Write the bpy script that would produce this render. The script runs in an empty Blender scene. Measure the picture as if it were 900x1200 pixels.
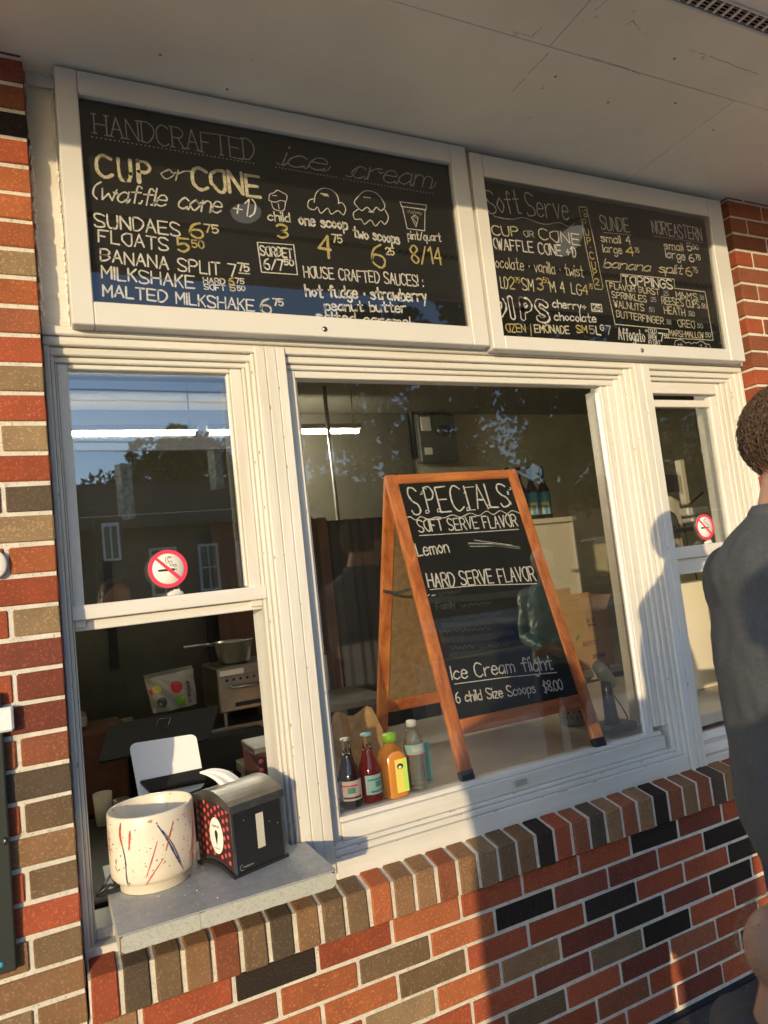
import bpy, bmesh, math, random
from mathutils import Vector, Matrix, Euler, noise
random.seed(7)
S = bpy.context.scene
COL = S.collection
PI = math.pi
# ---------------------------------------------------------------- camera
RC = Matrix(((0.8962047, -0.4298704, -0.1096745), (-0.0598924, 0.1277175, -0.9900006), (0.4395793, 0.8938119, 0.0887151)))
CP = Vector((-0.130413, -1.718805, 1.404832)); FPX = 824.242
cam_d = bpy.data.cameras.new('camera'); cam = bpy.data.objects.new('camera', cam_d); COL.objects.link(cam)
cam_d.sensor_fit = 'HORIZONTAL'; cam_d.sensor_width = 36; cam_d.lens = FPX / 900 * 36
cam_d.clip_start = 0.02; cam_d.clip_end = 3000
cam_d.dof.use_dof = True; cam_d.dof.focus_distance = 2.0; cam_d.dof.aperture_fstop = 6.3
cam.matrix_world = Matrix.Translation(CP) @ Matrix((RC[0], -RC[1], -RC[2])).transposed().to_4x4()
S.camera = cam
S.render.resolution_x = 768; S.render.resolution_y = 1024
# ---------------------------------------------------------------- light
SUN_EL = math.radians(8.0); SX, SY = -0.61, -0.792       # horizontal direction towards the sun
w = bpy.data.worlds.new('World'); S.world = w; w.use_nodes = True
nt = w.node_tree; bg = nt.nodes['Background']; sky = nt.nodes.new('ShaderNodeTexSky')
sky.sky_type = 'NISHITA'; sky.sun_disc = False; sky.sun_elevation = SUN_EL
sky.sun_rotation = math.atan2(SX, SY); sky.air_density = 1.0; sky.dust_density = 0.6; sky.ozone_density = 2.0
tint = nt.nodes.new('ShaderNodeMix'); tint.data_type = 'RGBA'; tint.blend_type = 'MULTIPLY'; tint.inputs[0].default_value = 1; tint.inputs[7].default_value = (.98, 1.07, 1.27, 1)
nt.links.new(sky.outputs[0], tint.inputs[6]); nt.links.new(tint.outputs[2], bg.inputs[0]); bg.inputs[1].default_value = 0.15
sd = bpy.data.lights.new('sun', 'SUN'); sd.energy = 2.0; sd.angle = math.radians(0.6); sd.color = (0.93, 0.725, 0.425)
sun = bpy.data.objects.new('sun', sd); COL.objects.link(sun)
dirv = Vector((SX * math.cos(SUN_EL), SY * math.cos(SUN_EL), math.sin(SUN_EL)))
sun.rotation_euler = dirv.to_track_quat('Z', 'Y').to_euler(); sun.location = (-8, -10, 4)
S.view_settings.view_transform = 'Standard'; S.view_settings.look = 'None'
S.view_settings.exposure = 1.05; S.view_settings.gamma = 1.0
S.render.engine = 'CYCLES'; S.cycles.max_bounces = 8; S.cycles.transparent_max_bounces = 16

def at(x, y, ax, v):
    """the point where the sight line of photo position (x, y) meets the plane axis=v"""
    d = RC.transposed() @ Vector(((x - 450) / FPX, (y - 600) / FPX, 1.0))
    return CP + d * ((v - CP[ax]) / d[ax])
# ---------------------------------------------------------------- materials
MATS = {}
def mat(name, col, rough=0.6, metal=0.0, bump=0.0, bscale=60, var=0.0, vscale=8, col2=None, spec=0.5, stretch=None, coat=0.0, bdist=0.004, detail=6, objvar=0.0, speck=None):
    if name in MATS: return MATS[name]
    m = bpy.data.materials.new(name); m.use_nodes = True; t = m.node_tree; b = t.nodes['Principled BSDF']
    b.inputs['Roughness'].default_value = rough; b.inputs['Metallic'].default_value = metal
    b.inputs['Specular IOR Level'].default_value = spec; b.inputs['Coat Weight'].default_value = coat
    c4 = (*col, 1); b.inputs['Base Color'].default_value = c4
    tc = t.nodes.new('ShaderNodeTexCoord'); vec = tc.outputs['Object']
    if objvar:
        oi0 = t.nodes.new('ShaderNodeObjectInfo'); va = t.nodes.new('ShaderNodeVectorMath'); va.operation = 'MULTIPLY_ADD'
        t.links.new(oi0.outputs['Location'], va.inputs[0]); va.inputs[1].default_value = (37.3, 11.1, 53.7); t.links.new(vec, va.inputs[2]); vec = va.outputs[0]
    if stretch:
        mp = t.nodes.new('ShaderNodeMapping'); mp.inputs['Scale'].default_value = stretch
        t.links.new(vec, mp.inputs['Vector']); vec = mp.outputs['Vector']
    cur = None
    def mixc(fac, a, bb):
        mx = t.nodes.new('ShaderNodeMix'); mx.data_type = 'RGBA'
        t.links.new(fac, mx.inputs['Factor'])
        for i, s in ((6, a), (7, bb)):
            if isinstance(s, tuple): mx.inputs[i].default_value = s
            else: t.links.new(s, mx.inputs[i])
        return mx.outputs[2]
    def nz(scale, det=detail, ro=0.6):
        n = t.nodes.new('ShaderNodeTexNoise'); n.inputs['Scale'].default_value = scale; n.inputs['Detail'].default_value = det; n.inputs['Roughness'].default_value = ro
        t.links.new(vec, n.inputs['Vector']); return n.outputs['Fac']
    def ramp(f, lo, hi):
        r = t.nodes.new('ShaderNodeMapRange'); r.inputs['From Min'].default_value = lo; r.inputs['From Max'].default_value = hi
        t.links.new(f, r.inputs['Value']); return r.outputs[0]
    if var or col2:
        c2 = col2 if col2 else tuple(max(0, x * (1 - var)) for x in col)
        cur = mixc(ramp(nz(vscale), 0.35, 0.68), c4, (*c2, 1))
    if speck:      # (colour, scale, threshold)
        cur = mixc(ramp(nz(speck[1], 2, .5), speck[2], speck[2] + .05), cur or c4, (*speck[0], 1))
    if objvar:
        oi = t.nodes.new('ShaderNodeObjectInfo'); hs = t.nodes.new('ShaderNodeHueSaturation')
        r = t.nodes.new('ShaderNodeMapRange'); r.inputs['To Min'].default_value = 1 - objvar; r.inputs['To Max'].default_value = 1 + objvar
        t.links.new(oi.outputs['Random'], r.inputs['Value']); t.links.new(r.outputs[0], hs.inputs['Value'])
        if cur: t.links.new(cur, hs.inputs['Color'])
        else: hs.inputs['Color'].default_value = c4
        cur = hs.outputs[0]
    if cur: t.links.new(cur, b.inputs['Base Color'])
    if bump:
        bn = t.nodes.new('ShaderNodeBump'); bn.inputs['Strength'].default_value = bump; bn.inputs['Distance'].default_value = bdist
        t.links.new(nz(bscale), bn.inputs['Height']); t.links.new(bn.outputs[0], b.inputs['Normal'])
    MATS[name] = m
    return m
def glass(name, tint=(1, 1, 1), mult=1.9, rough=0.0, dirt=0.0, bumps=0.0):
    m = bpy.data.materials.new(name); m.use_nodes = True; t = m.node_tree; t.nodes.clear()
    out = t.nodes.new('ShaderNodeOutputMaterial'); tr = t.nodes.new('ShaderNodeBsdfTransparent'); gl = t.nodes.new('ShaderNodeBsdfGlossy')
    tr.inputs[0].default_value = (*tint, 1); gl.inputs['Roughness'].default_value = rough
    fr = t.nodes.new('ShaderNodeFresnel'); fr.inputs[0].default_value = 1.5
    mu = t.nodes.new('ShaderNodeMath'); mu.operation = 'MULTIPLY'; mu.use_clamp = True; mu.inputs[1].default_value = mult
    t.links.new(fr.outputs[0], mu.inputs[0])
    mx = t.nodes.new('ShaderNodeMixShader'); t.links.new(mu.outputs[0], mx.inputs[0]); t.links.new(tr.outputs[0], mx.inputs[1]); t.links.new(gl.outputs[0], mx.inputs[2])
    last = mx.outputs[0]
    tc = t.nodes.new('ShaderNodeTexCoord')
    if bumps:
        n = t.nodes.new('ShaderNodeTexNoise'); n.inputs['Scale'].default_value = 3; t.links.new(tc.outputs['Object'], n.inputs['Vector'])
        bn = t.nodes.new('ShaderNodeBump'); bn.inputs['Strength'].default_value = bumps; bn.inputs['Distance'].default_value = .002
        t.links.new(n.outputs[0], bn.inputs['Height']); t.links.new(bn.outputs[0], gl.inputs['Normal'])
    if dirt:
        df = t.nodes.new('ShaderNodeBsdfDiffuse'); df.inputs[0].default_value = (.75, .72, .65, 1)
        n = t.nodes.new('ShaderNodeTexNoise'); n.inputs['Scale'].default_value = 3.5; n.inputs['Detail'].default_value = 9; n.inputs['Roughness'].default_value = .7
        t.links.new(tc.outputs['Object'], n.inputs['Vector'])
        r = t.nodes.new('ShaderNodeMapRange'); r.inputs['From Min'].default_value = .4; r.inputs['From Max'].default_value = .8; r.inputs['To Min'].default_value = dirt * .35; r.inputs['To Max'].default_value = dirt
        t.links.new(n.outputs[0], r.inputs['Value'])
        m2 = t.nodes.new('ShaderNodeMixShader'); t.links.new(r.outputs[0], m2.inputs[0]); t.links.new(last, m2.inputs[1]); t.links.new(df.outputs[0], m2.inputs[2]); last = m2.outputs[0]
    t.links.new(last, out.inputs[0]); MATS[name] = m; return m
def emis(name, col, st):
    m = bpy.data.materials.new(name); m.use_nodes = True; b = m.node_tree.nodes['Principled BSDF']
    b.inputs['Base Color'].default_value = (*col, 1); b.inputs['Emission Color'].default_value = (*col, 1); b.inputs['Emission Strength'].default_value = st
    MATS[name] = m; return m
def wood(name, c1, c2, stretch, rough=.45, scale=14):
    m = bpy.data.materials.new(name); m.use_nodes = True; t = m.node_tree; b = t.nodes['Principled BSDF']; b.inputs['Roughness'].default_value = rough
    tc = t.nodes.new('ShaderNodeTexCoord'); mp = t.nodes.new('ShaderNodeMapping'); mp.inputs['Scale'].default_value = stretch
    n = t.nodes.new('ShaderNodeTexNoise'); n.inputs['Scale'].default_value = scale; n.inputs['Detail'].default_value = 8; n.inputs['Roughness'].default_value = .65; n.inputs['Distortion'].default_value = .6
    cr = t.nodes.new('ShaderNodeValToRGB'); cr.color_ramp.elements[0].position = .35; cr.color_ramp.elements[1].position = .65
    cr.color_ramp.elements[0].color = (*c2, 1); cr.color_ramp.elements[1].color = (*c1, 1)
    t.links.new(tc.outputs['Object'], mp.inputs[0]); t.links.new(mp.outputs[0], n.inputs['Vector']); t.links.new(n.outputs[0], cr.inputs[0]); t.links.new(cr.outputs[0], b.inputs['Base Color'])
    bn = t.nodes.new('ShaderNodeBump'); bn.inputs['Strength'].default_value = .25; bn.inputs['Distance'].default_value = .002; t.links.new(n.outputs[0], bn.inputs['Height']); t.links.new(bn.outputs[0], b.inputs['Normal'])
    MATS[name] = m; return m
# ---------------------------------------------------------------- mesh collector
class MB:
    def __init__(s): s.v = []; s.f = []; s.sm = []
    def add(s, vs, fs, smooth=False):
        o = len(s.v); s.v += [Vector(p) for p in vs]; s.f += [tuple(i + o for i in f) for f in fs]; s.sm += [smooth] * len(fs); return s
    def box(s, x0, x1, y0, y1, z0, z1, bev=0.0, M=None, jit=0.0, seg=1):
        bm = bmesh.new(); bmesh.ops.create_cube(bm, size=1)
        for v in bm.verts: v.co = Vector(((x0 + x1) / 2 + v.co.x * (x1 - x0), (y0 + y1) / 2 + v.co.y * (y1 - y0), (z0 + z1) / 2 + v.co.z * (z1 - z0)))
        if bev: bmesh.ops.bevel(bm, geom=bm.edges[:], offset=bev, segments=seg, affect='EDGES', profile=.5)
        vs = [v.co.copy() for v in bm.verts]
        if jit: vs = [p + Vector([random.uniform(-jit, jit) for _ in range(3)]) for p in vs]
        if M: vs = [M @ p for p in vs]
        bm.verts.index_update()
        fs = [[v.index for v in f.verts] for f in bm.faces]; bm.free()
        return s.add(vs, fs, False)
    def tube(s, pts, r, n=8, smooth=True, cap=True):
        pts = [Vector(p) for p in pts]; rs = r if isinstance(r, (list, tuple)) else [r] * len(pts)
        vs = []; fs = []; up = None
        for i, p in enumerate(pts):
            d = (pts[min(i + 1, len(pts) - 1)] - pts[max(i - 1, 0)])
            if d.length < 1e-9: d = Vector((0, 0, 1))
            d.normalize()
            if up is None: up = Vector((0, 0, 1)) if abs(d.z) < .9 else Vector((1, 0, 0))
            a = up - d * up.dot(d)
            if a.length < 1e-6: a = d.orthogonal()
            a.normalize(); b = d.cross(a); up = a
            for k in range(n):
                t = 2 * PI * k / n; vs.append(p + (a * math.cos(t) + b * math.sin(t)) * rs[i])
        for i in range(len(pts) - 1):
            for k in range(n):
                fs.append((i * n + k, i * n + (k + 1) % n, (i + 1) * n + (k + 1) % n, (i + 1) * n + k))
        if cap: fs.append(tuple(range(n))[::-1]); fs.append(tuple((len(pts) - 1) * n + k for k in range(n)))
        return s.add(vs, fs, smooth)
    def lathe(s, prof, c=(0, 0, 0), n=24, M=None, smooth=True, sx=1, sy=1):
        vs = []; fs = []; c = Vector(c)
        for r, z in prof:
            for k in range(n):
                t = 2 * PI * (k + .5) / n; p = Vector((r * math.cos(t) * sx, r * math.sin(t) * sy, z)); vs.append((M @ p if M else p) + c)
        for i in range(len(prof) - 1):
            for k in range(n): fs.append((i * n + k, i * n + (k + 1) % n, (i + 1) * n + (k + 1) % n, (i + 1) * n + k))
        if prof[0][0] > 0: fs.append(tuple(range(n))[::-1])
        if prof[-1][0] > 0: fs.append(tuple((len(prof) - 1) * n + k for k in range(n)))
        return s.add(vs, fs, smooth)
    def loft(s, rings, n=20, smooth=True):          # ring = (centre, vecA, vecB)
        vs = []; fs = []
        for c, a, b in rings:
            c, a, b = Vector(c), Vector(a), Vector(b)
            for k in range(n): t = 2 * PI * k / n; vs.append(c + a * math.cos(t) + b * math.sin(t))
        for i in range(len(rings) - 1):
            for k in range(n): fs.append((i * n + k, i * n + (k + 1) % n, (i + 1) * n + (k + 1) % n, (i + 1) * n + k))
        fs.append(tuple(range(n))[::-1]); fs.append(tuple((len(rings) - 1) * n + k for k in range(n)))
        return s.add(vs, fs, smooth)
    def ball(s, c, rx, ry=None, rz=None, n=16, m=10, M=None):
        ry = ry or rx; rz = rz or rx; c = Vector(c); vs = [Vector((0, 0, -rz))]; fs = []
        for i in range(1, m):
            a = -PI / 2 + PI * i / m
            for k in range(n): t = 2 * PI * k / n; vs.append(Vector((rx * math.cos(a) * math.cos(t), ry * math.cos(a) * math.sin(t), rz * math.sin(a))))
        vs.append(Vector((0, 0, rz)))
        for k in range(n): fs.append((0, 1 + (k + 1) % n, 1 + k))
        for i in range(m - 2):
            for k in range(n): a = 1 + i * n; fs.append((a + k, a + (k + 1) % n, a + n + (k + 1) % n, a + n + k))
        a = 1 + (m - 2) * n
        for k in range(n): fs.append((a + k, a + (k + 1) % n, len(vs) - 1))
        return s.add([(M @ p if M else p) + c for p in vs], fs, True)
    def quad(s, a, b, c, d): return s.add([a, b, c, d], [(0, 1, 2, 3)])
    def prism(s, poly, d):                          # poly: list of points (planar), d: extrusion vector
        n = len(poly); d = Vector(d); P = [Vector(p) for p in poly]
        return s.add(P + [p + d for p in P], [tuple(range(n))[::-1], tuple(range(n, 2 * n))] + [(k, (k + 1) % n, n + (k + 1) % n, n + k) for k in range(n)])
    def mesh(s, name, off=Vector((0, 0, 0))):
        me = bpy.data.meshes.new(name); me.from_pydata([p - off for p in s.v], [], s.f)
        me.polygons.foreach_set('use_smooth', s.sm); me.update(); return me
def wloc(o):
    p = Vector((0, 0, 0))
    while o: p += o.location; o = o.parent
    return p
def thing(name, label, cat, loc=(0, 0, 0), group=None, kind=None):
    o = bpy.data.objects.new(name, None); COL.objects.link(o); o.location = loc; o.empty_display_size = .05
    if label: o['label'] = label
    if cat: o['category'] = cat
    if group: o['group'] = group
    if kind: o['kind'] = kind
    return o
def part(name, mb, m, parent=None, label=None, kind=None, normals=True):
    me = mb.mesh(name, wloc(parent)) if isinstance(mb, MB) else mb
    if isinstance(mb, MB) and normals:
        bm = bmesh.new(); bm.from_mesh(me); bmesh.ops.recalc_face_normals(bm, faces=bm.faces); bm.to_mesh(me); bm.free()
    o = bpy.data.objects.new(name, me); COL.objects.link(o)
    if not me.materials: me.materials.append(MATS[m] if isinstance(m, str) else m)
    if parent: o.parent = parent
    if label: o['label'] = label
    if kind: o['kind'] = kind
    return o
def solo(name, mb, m, label, cat, group=None):
    o = part(name, mb, m); o['label'] = label; o['category'] = cat
    if group: o['group'] = group
    return o
def struct(name, mb, m, parent=None):
    o = part(name, mb, m, parent)
    if not parent: o['kind'] = 'structure'
    return o
def copy_tree(o, loc=None, parent=None, label=None, group=None):
    c = o.copy(); COL.objects.link(c); c.parent = parent
    if loc is not None: c.location = loc
    if label: c['label'] = label
    if group: c['group'] = group
    for ch in o.children: copy_tree(ch, None, c)
    return c
V = Vector
# ---------------------------------------------------------------- material library
mat('paint', (.73, .71, .66), .5, col2=(.60, .56, .48), vscale=2.6, bump=.25, bscale=40, stretch=(6, 6, .6), bdist=.003, speck=((.60, .56, .47), 34, .69))
mat('paint_h', (.73, .71, .66), .5, col2=(.60, .56, .48), vscale=2.6, bump=.25, bscale=40, stretch=(.6, 6, 6), bdist=.003, speck=((.60, .56, .47), 34, .69))
mat('paint_smooth', (.67, .65, .61), .45, var=.05, vscale=4, bump=.08, bscale=60)
mat('soffit', (.88, .82, .70), .6, var=.16, vscale=1.7, bump=.12, bscale=9, bdist=.006, speck=((.62, .56, .47), 25, .72))
mat('soffit_seam', (.30, .25, .19), .8)
for n, c in dict(red=(.40, .10, .048), orange=(.46, .145, .06), brown=(.31, .175, .09), tan=(.35, .235, .13), olive=(.215, .14, .08), grey=(.13, .095, .065), dark=(.042, .03, .024), maroon=(.24, .07, .045), rust=(.33, .115, .06)).items():
    mat('brick_' + n, tuple(x * .82 for x in c), .9, spec=.12, col2=tuple(x * .62 + .006 for x in c), vscale=13, bump=.6, bscale=170, bdist=.0025, objvar=.18, speck=(tuple(min(1, x * 1.08 + .004) for x in c), 190, .58))
mat('mortar', (.74, .69, .58), .9, var=.22, vscale=30, bump=.9, bscale=220, bdist=.003, speck=((.42, .38, .31), 160, .63))
mat('slate', (.017, .018, .015), .6, spec=.2, var=.4, vscale=5, bump=.15, bscale=90, bdist=.001, stretch=(1, 1, .5))
mat('chalk_white', (.92, .90, .84), .8, vscale=110, col2=(.62, .60, .56))
mat('chalk_gold', (.72, .60, .24), .8, var=.4, vscale=120, col2=(.42, .34, .13))
mat('chalk_cream', (.86, .80, .60), .8, vscale=110, col2=(.52, .47, .33))
mat('chalk_thin', (.58, .58, .55), .8, vscale=120, col2=(.34, .34, .32))
mat('chalk_faint', (.085, .09, .085), .9, vscale=60, col2=(.03, .032, .03))
glass('pane_glass', (.98, .985, .975), 3.6, dirt=.010, bumps=.05)
glass('sash_glass', (.98, .985, .975), 5.0, dirt=.010, bumps=.05)
glass('clear_plastic', (.93, .96, .96), 5, dirt=.22)
glass('acrylic', (.97, .97, .97), 2.3, rough=.012, dirt=.007)
mat('laminate', (.40, .41, .41), .45, var=.22, vscale=30, bump=.05, bscale=90, speck=((.46, .47, .46), 150, .6))
mat('laminate_edge', (.48, .48, .42), .5, var=.12, vscale=150, speck=((.36, .35, .30), 230, .58))
mat('particle_board', (.22, .10, .05), .9, var=.4, vscale=90)
mat('black_plastic', (.018, .018, .02), .35, bump=.05, bscale=200, speck=((.10, .10, .10), 130, .74))
mat('black_rubber', (.015, .015, .015), .7)
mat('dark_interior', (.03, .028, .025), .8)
mat('steel', (.50, .49, .46), .28, metal=1, var=.25, vscale=14, bump=.05, bscale=120)
mat('steel_dark', (.26, .25, .23), .4, metal=.9, var=.4, vscale=20)
mat('white_plastic', (.80, .80, .80), .35)
mat('card_kraft', (.50, .31, .14), .8, var=.12, vscale=8, bump=.1, bscale=60)
mat('ink', (.05, .03, .02), .7)
mat('green_ink', (.10, .22, .06), .7)
mat('sticker_red', (.80, .04, .09), .5)
mat('sticker_white', (.85, .82, .74), .5)
mat('sticker_black', (.02, .02, .02), .5)
wood('frame_wood', (.88, .31, .085), (.45, .11, .025), (1, 1, .12), .38, 30)
wood('frame_wood_h', (.88, .31, .085), (.45, .11, .025), (.12, 1, 1), .38, 30)
mat('hardboard', (.36, .24, .12), .8, var=.35, vscale=40, bump=.2, bscale=220)
# ================================================================= BRICKWORK
CH = 0.0677; MOD = 0.2032; J = 0.0096
def brick_mesh(L, D, H, n):
    out = []
    for i in range(n):
        b = MB().box(-L / 2, L / 2, 0, D, -H / 2, H / 2, bev=.0028, jit=.0009); out.append(b.mesh('brick'))
    return out
ST = brick_mesh(MOD - J, .09, CH - J, 5); HF = brick_mesh(MOD / 2 - J, .09, CH - J, 4)
BC = {}
def put_brick(parent, kind, x, z, colour, y=0.0, scale_x=1.0):
    src = random.choice(ST if kind == 's' else HF)
    key = (src.name, colour)
    if key not in BC:
        me = src.copy(); me.materials.clear(); me.materials.append(MATS['brick_' + colour]); BC[key] = me
    o = bpy.data.objects.new('brick', BC[key]); COL.objects.link(o); o.parent = parent
    o.location = (V((x, y + random.uniform(-.0015, .001), z + random.uniform(-.0008, .0008))) - wloc(parent)); o.scale.x = scale_x
    o.rotation_euler = (random.uniform(-.006, .006), random.uniform(-.004, .004), random.uniform(-.006, .006))
    return o
RND = ['red', 'red', 'red', 'rust', 'brown', 'maroon', 'olive', 'dark', 'orange', 'tan', 'grey']
# left column: colours read row by row from the top, right end brick first
rows = """maroon rust|rust red|dark grey|red red|orange red|orange rust|orange red|tan orange|orange rust|rust tan|red orange|tan rust|red red|tan brown|red rust|grey red|tan brown|orange red|red red|tan red|maroon red|maroon red|maroon maroon|rust rust|grey dark|olive red|brown tan|olive red|red red|olive brown|brown tan|brown tan|red brown|brown red|dark red|red brown|brown red|red olive|rust red|red red""".split('|')
col_l = thing('brick_column', 'tall brick column at the left edge of the windows, part in shadow at its top', 'brick column', (-.1018, 0, 0))
part('mortar', MB().box(-.72, -.104, .0035, .20, -.1, 2.80), 'mortar', col_l)
XR = -.1018
for k in range(40):
    z = (40 - k) * CH - CH / 2; cs = rows[k].split()
    x = XR
    if k % 2:
        put_brick(col_l, 'h', x - (MOD / 2 - J) / 2, z, cs[0]); x -= MOD / 2
        c1 = cs[1]
    else: c1 = cs[0]
    n = 0
    while x > -.60:
        put_brick(col_l, 's', x - (MOD - J) / 2, z, c1 if n == 0 else random.choice(RND)); x -= MOD; n += 1
put_brick(col_l, 'h', XR - .0485, 40.5 * CH, 'maroon'); put_brick(col_l, 's', XR - MOD / 2 - .097, 40.5 * CH, 'rust')
# right pier
pier = thing('brick_column', 'brick pier at the right of the menu boards, its left face sunlit orange', 'brick column', (2.345, 0, 0))
part('mortar', MB().box(2.352, 3.40, .0035, .22, -.1, 2.80), 'mortar', pier)
PR = ['rust', 'red', 'orange', 'red', 'rust']
for k in range(-1, 40):
    z = (40 - k) * CH - CH / 2; x = 2.345
    if k % 2: put_brick(pier, 'h', x + (MOD / 2 - J) / 2, z, random.choice(PR)); x += MOD / 2
    while x < 3.2: put_brick(pier, 's', x + (MOD - J) / 2, z, random.choice(PR)); x += MOD
# wall below the windows
bw = thing('brick_wall', 'low brick wall with white mortar below the windows, right half in deep shadow', 'brick wall', (1.1, 0, 0))
part('mortar', MB().box(-.1, 2.35, .0035, .10, -.1, .545), 'mortar', bw)
LW = {1: 'brown red dark red orange red red red dark maroon red maroon', 2: 'red rust orange olive orange dark maroon maroon red dark red red',
      3: 'red brown orange orange olive red red dark red red dark', 4: 'red brown red tan orange brown maroon dark maroon dark red red',
      5: 'red olive brown orange red red maroon olive dark red maroon', 6: 'red brown red olive red olive red maroon rust red red red',
      7: 'rust red brown red dark maroon red rust red rust dark', 8: 'red olive red red brown red red red maroon red dark red'}
for c in range(1, 9):
    z = (8.5 - c) * CH; cs = LW[c].split(); off = 0 if c % 2 else .5
    j0 = -1 + off
    for i, colr in enumerate(cs + ['red', 'red']):
        a = (j0 + i) * MOD + J / 2; b = (j0 + i + 1) * MOD - J / 2
        a = max(a, -.093); b = min(b, 2.335)
        if b - a < .03: continue
        full = MOD - J
        if b - a > full - .01: put_brick(bw, 's', (a + b) / 2, z, colr)
        elif b - a > .12: put_brick(bw, 's', (a + b) / 2, z, colr, scale_x=(b - a) / full)
        else: put_brick(bw, 'h', (a + b) / 2, z, colr, scale_x=(b - a) / (MOD / 2 - J))
# rowlock sill: bricks on edge, tops sloping back up to the window frame
rl = thing('brick_sill', 'sloping sill of bricks laid on edge under the white window frames', 'brick sill', (1.1, 0, .54))
def rowlock(w, n):
    res = []
    for i in range(n):
        b = MB().box(-w / 2, w / 2, 0, .125, 0, .094, bev=.0035, jit=.0008)
        for p in b.v:
            if p.z > .05: p.z += p.y * .22 - .001
        res.append(b.mesh('brick'))
    return res
PIT = .0648; RW = rowlock(PIT - .0105, 5)
rc = 'red grey olive brown rust olive grey brown olive olive orange brown brown rust brown tan olive brown dark red rust grey brown rust brown dark rust brown rust grey brown red brown rust olive brown red grey brown dark'.split()
RT = {}
for i, colr in enumerate(rc):
    x = -.0665 + i * PIT
    if x > 2.31: break
    src = random.choice(RW); key = (src.name, colr)
    if key not in RT: me = src.copy(); me.materials.append(MATS['brick_' + colr]); RT[key] = me
    o = bpy.data.objects.new('brick', RT[key]); COL.objects.link(o); o.parent = rl
    o.location = V((x, -.016 + random.uniform(-.002, .001), .5415 + random.uniform(-.001, .001))) - wloc(rl); o.rotation_euler = (random.uniform(-.008, .008), random.uniform(-.012, .012), random.uniform(-.01, .01))
mb = MB(); P = [(-.097, -.0115, .543), (-.097, -.0115, .6315), (-.097, .11, .658), (-.097, .11, .543)]
part('mortar', mb.prism(P, (2.437, 0, 0)), 'mortar', rl)
# ================================================================= GROUND, STREET
mat('asphalt', (.16, .155, .145), .9, var=.3, vscale=3, bump=.4, bscale=120)
mat('flagstone', (.085, .08, .072), .8, var=.35, vscale=6, bump=.4, bscale=60, objvar=.15, speck=((.16, .15, .13), 90, .64))
mat('paving_joint', (.03, .028, .025), .95); mat('concrete', (.52, .48, .41), .85, var=.2, vscale=3, bump=.3, bscale=50)
mat('grass', (.10, .12, .05), .9, var=.4, vscale=1, bump=.5, bscale=20); mat('road_line', (.6, .5, .15), .7)
struct('ground', MB().box(-600, 600, -900, 300, -1.2, -.22), 'grass')
struct('road', MB().box(-120, 120, -13.5, -3.62, -.6, -.155), 'asphalt')
struct('kerb', MB().box(-120, 120, -3.62, -3.45, -.5, -.03, bev=.02), 'concrete')
pv = struct('pavement', MB().box(-120, 120, -3.45, .02, -.6, -.016), 'concrete')
struct('pavement', MB().box(-120, 120, -16.0, -13.5, -.6, -.03), 'concrete')
struct('road_line', MB().box(-120, 120, -8.75, -8.60, -.156, -.150), 'road_line')
for i in range(11):
    for j in range(2):
        x0 = -1.4 + i * .62 + (j % 2) * .31; y0 = -.021 - (j + 1) * .60
        part('paving_slab', MB().box(x0 + .004, x0 + .616, y0 + .004, y0 + .596, -.05, -.004 + random.uniform(-.001, .001), bev=.004), 'flagstone', pv)
struct('gutter_edge', MB().box(-.6, 3.4, -.020, .02, -.05, -.008, bev=.004, jit=.001), 'paving_joint')
emis('glare_glow', (.85, .80, .70), .5)  # glow added to the ceiling light shades so their glare shows in the boards
# ================================================================= SOFFIT (porch ceiling)
ZC = 2.716
sf = struct('ceiling', MB().box(-3.5, 6.0, -1.035, .2, ZC + .006, ZC + .10), 'soffit_seam')
xs = [-3.5, -.60, 1.84, 4.28, 6.0]
ya, yb, yc, yd = .2, -.425, -.646, -.692
def panel(x0, x1, y0, y1): part('ceiling_panel', MB().box(x0 + .0009, x1 - .0009, y0 + .0009, y1 - .0009, ZC + random.uniform(-.0004, .0004), ZC + .0085, bev=.0012), 'soffit', sf)
for a, b in zip(xs, xs[1:]): panel(a, b, yb, ya)
xs2 = [-3.5, -1.3, 1.13, 3.5, 6.0]
for a, b in zip(xs2, xs2[1:]): panel(a, b, yc, yb); panel(a, b, -1.035, yd)
mb = MB()
for p in ((.2, -.1), (.38, -.03), (1.22, -.34), (1.5, -.5), (1.66, -.36), (1.9, -.3), (1.45, -.30)):
    mb.lathe([(.004, ZC - .0012), (.003, ZC - .0022), (0, ZC - .0024)], (p[0], p[1], 0), n=8)
part('nail_head', mb, 'soffit_seam', sf, kind='stuff')
mb = MB()
for P_ in ([(600, 37), (612, 40), (623, 43)], [(623, 43), (635, 32)], [(643, 62), (622, 84), (600, 108)], [(695, 68), (712, 73), (731, 79), (750, 87)], [(808, 58), (835, 67), (863, 78), (888, 87)], [(733, 30), (742, 24), (748, 33), (757, 40)], [(697, 12), (712, 0)]):
    q = []
    for k in range((len(P_) - 1) * 7 + 1):
        j = min(k // 7, len(P_) - 2); f_ = (k - j * 7) / 7; a = V(P_[j]).lerp(V(P_[j + 1]), f_); w_ = at(a[0] + random.uniform(-.5, .5), a[1] + random.uniform(-.5, .5), 2, ZC - .0003); q.append(w_)
    for a, b in zip(q, q[1:]):
        if random.random() < .84: mb.tube([a, b], random.uniform(.0004, .0010), 4, False)
part('crack', mb, 'soffit_seam', sf, kind='stuff')
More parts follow.
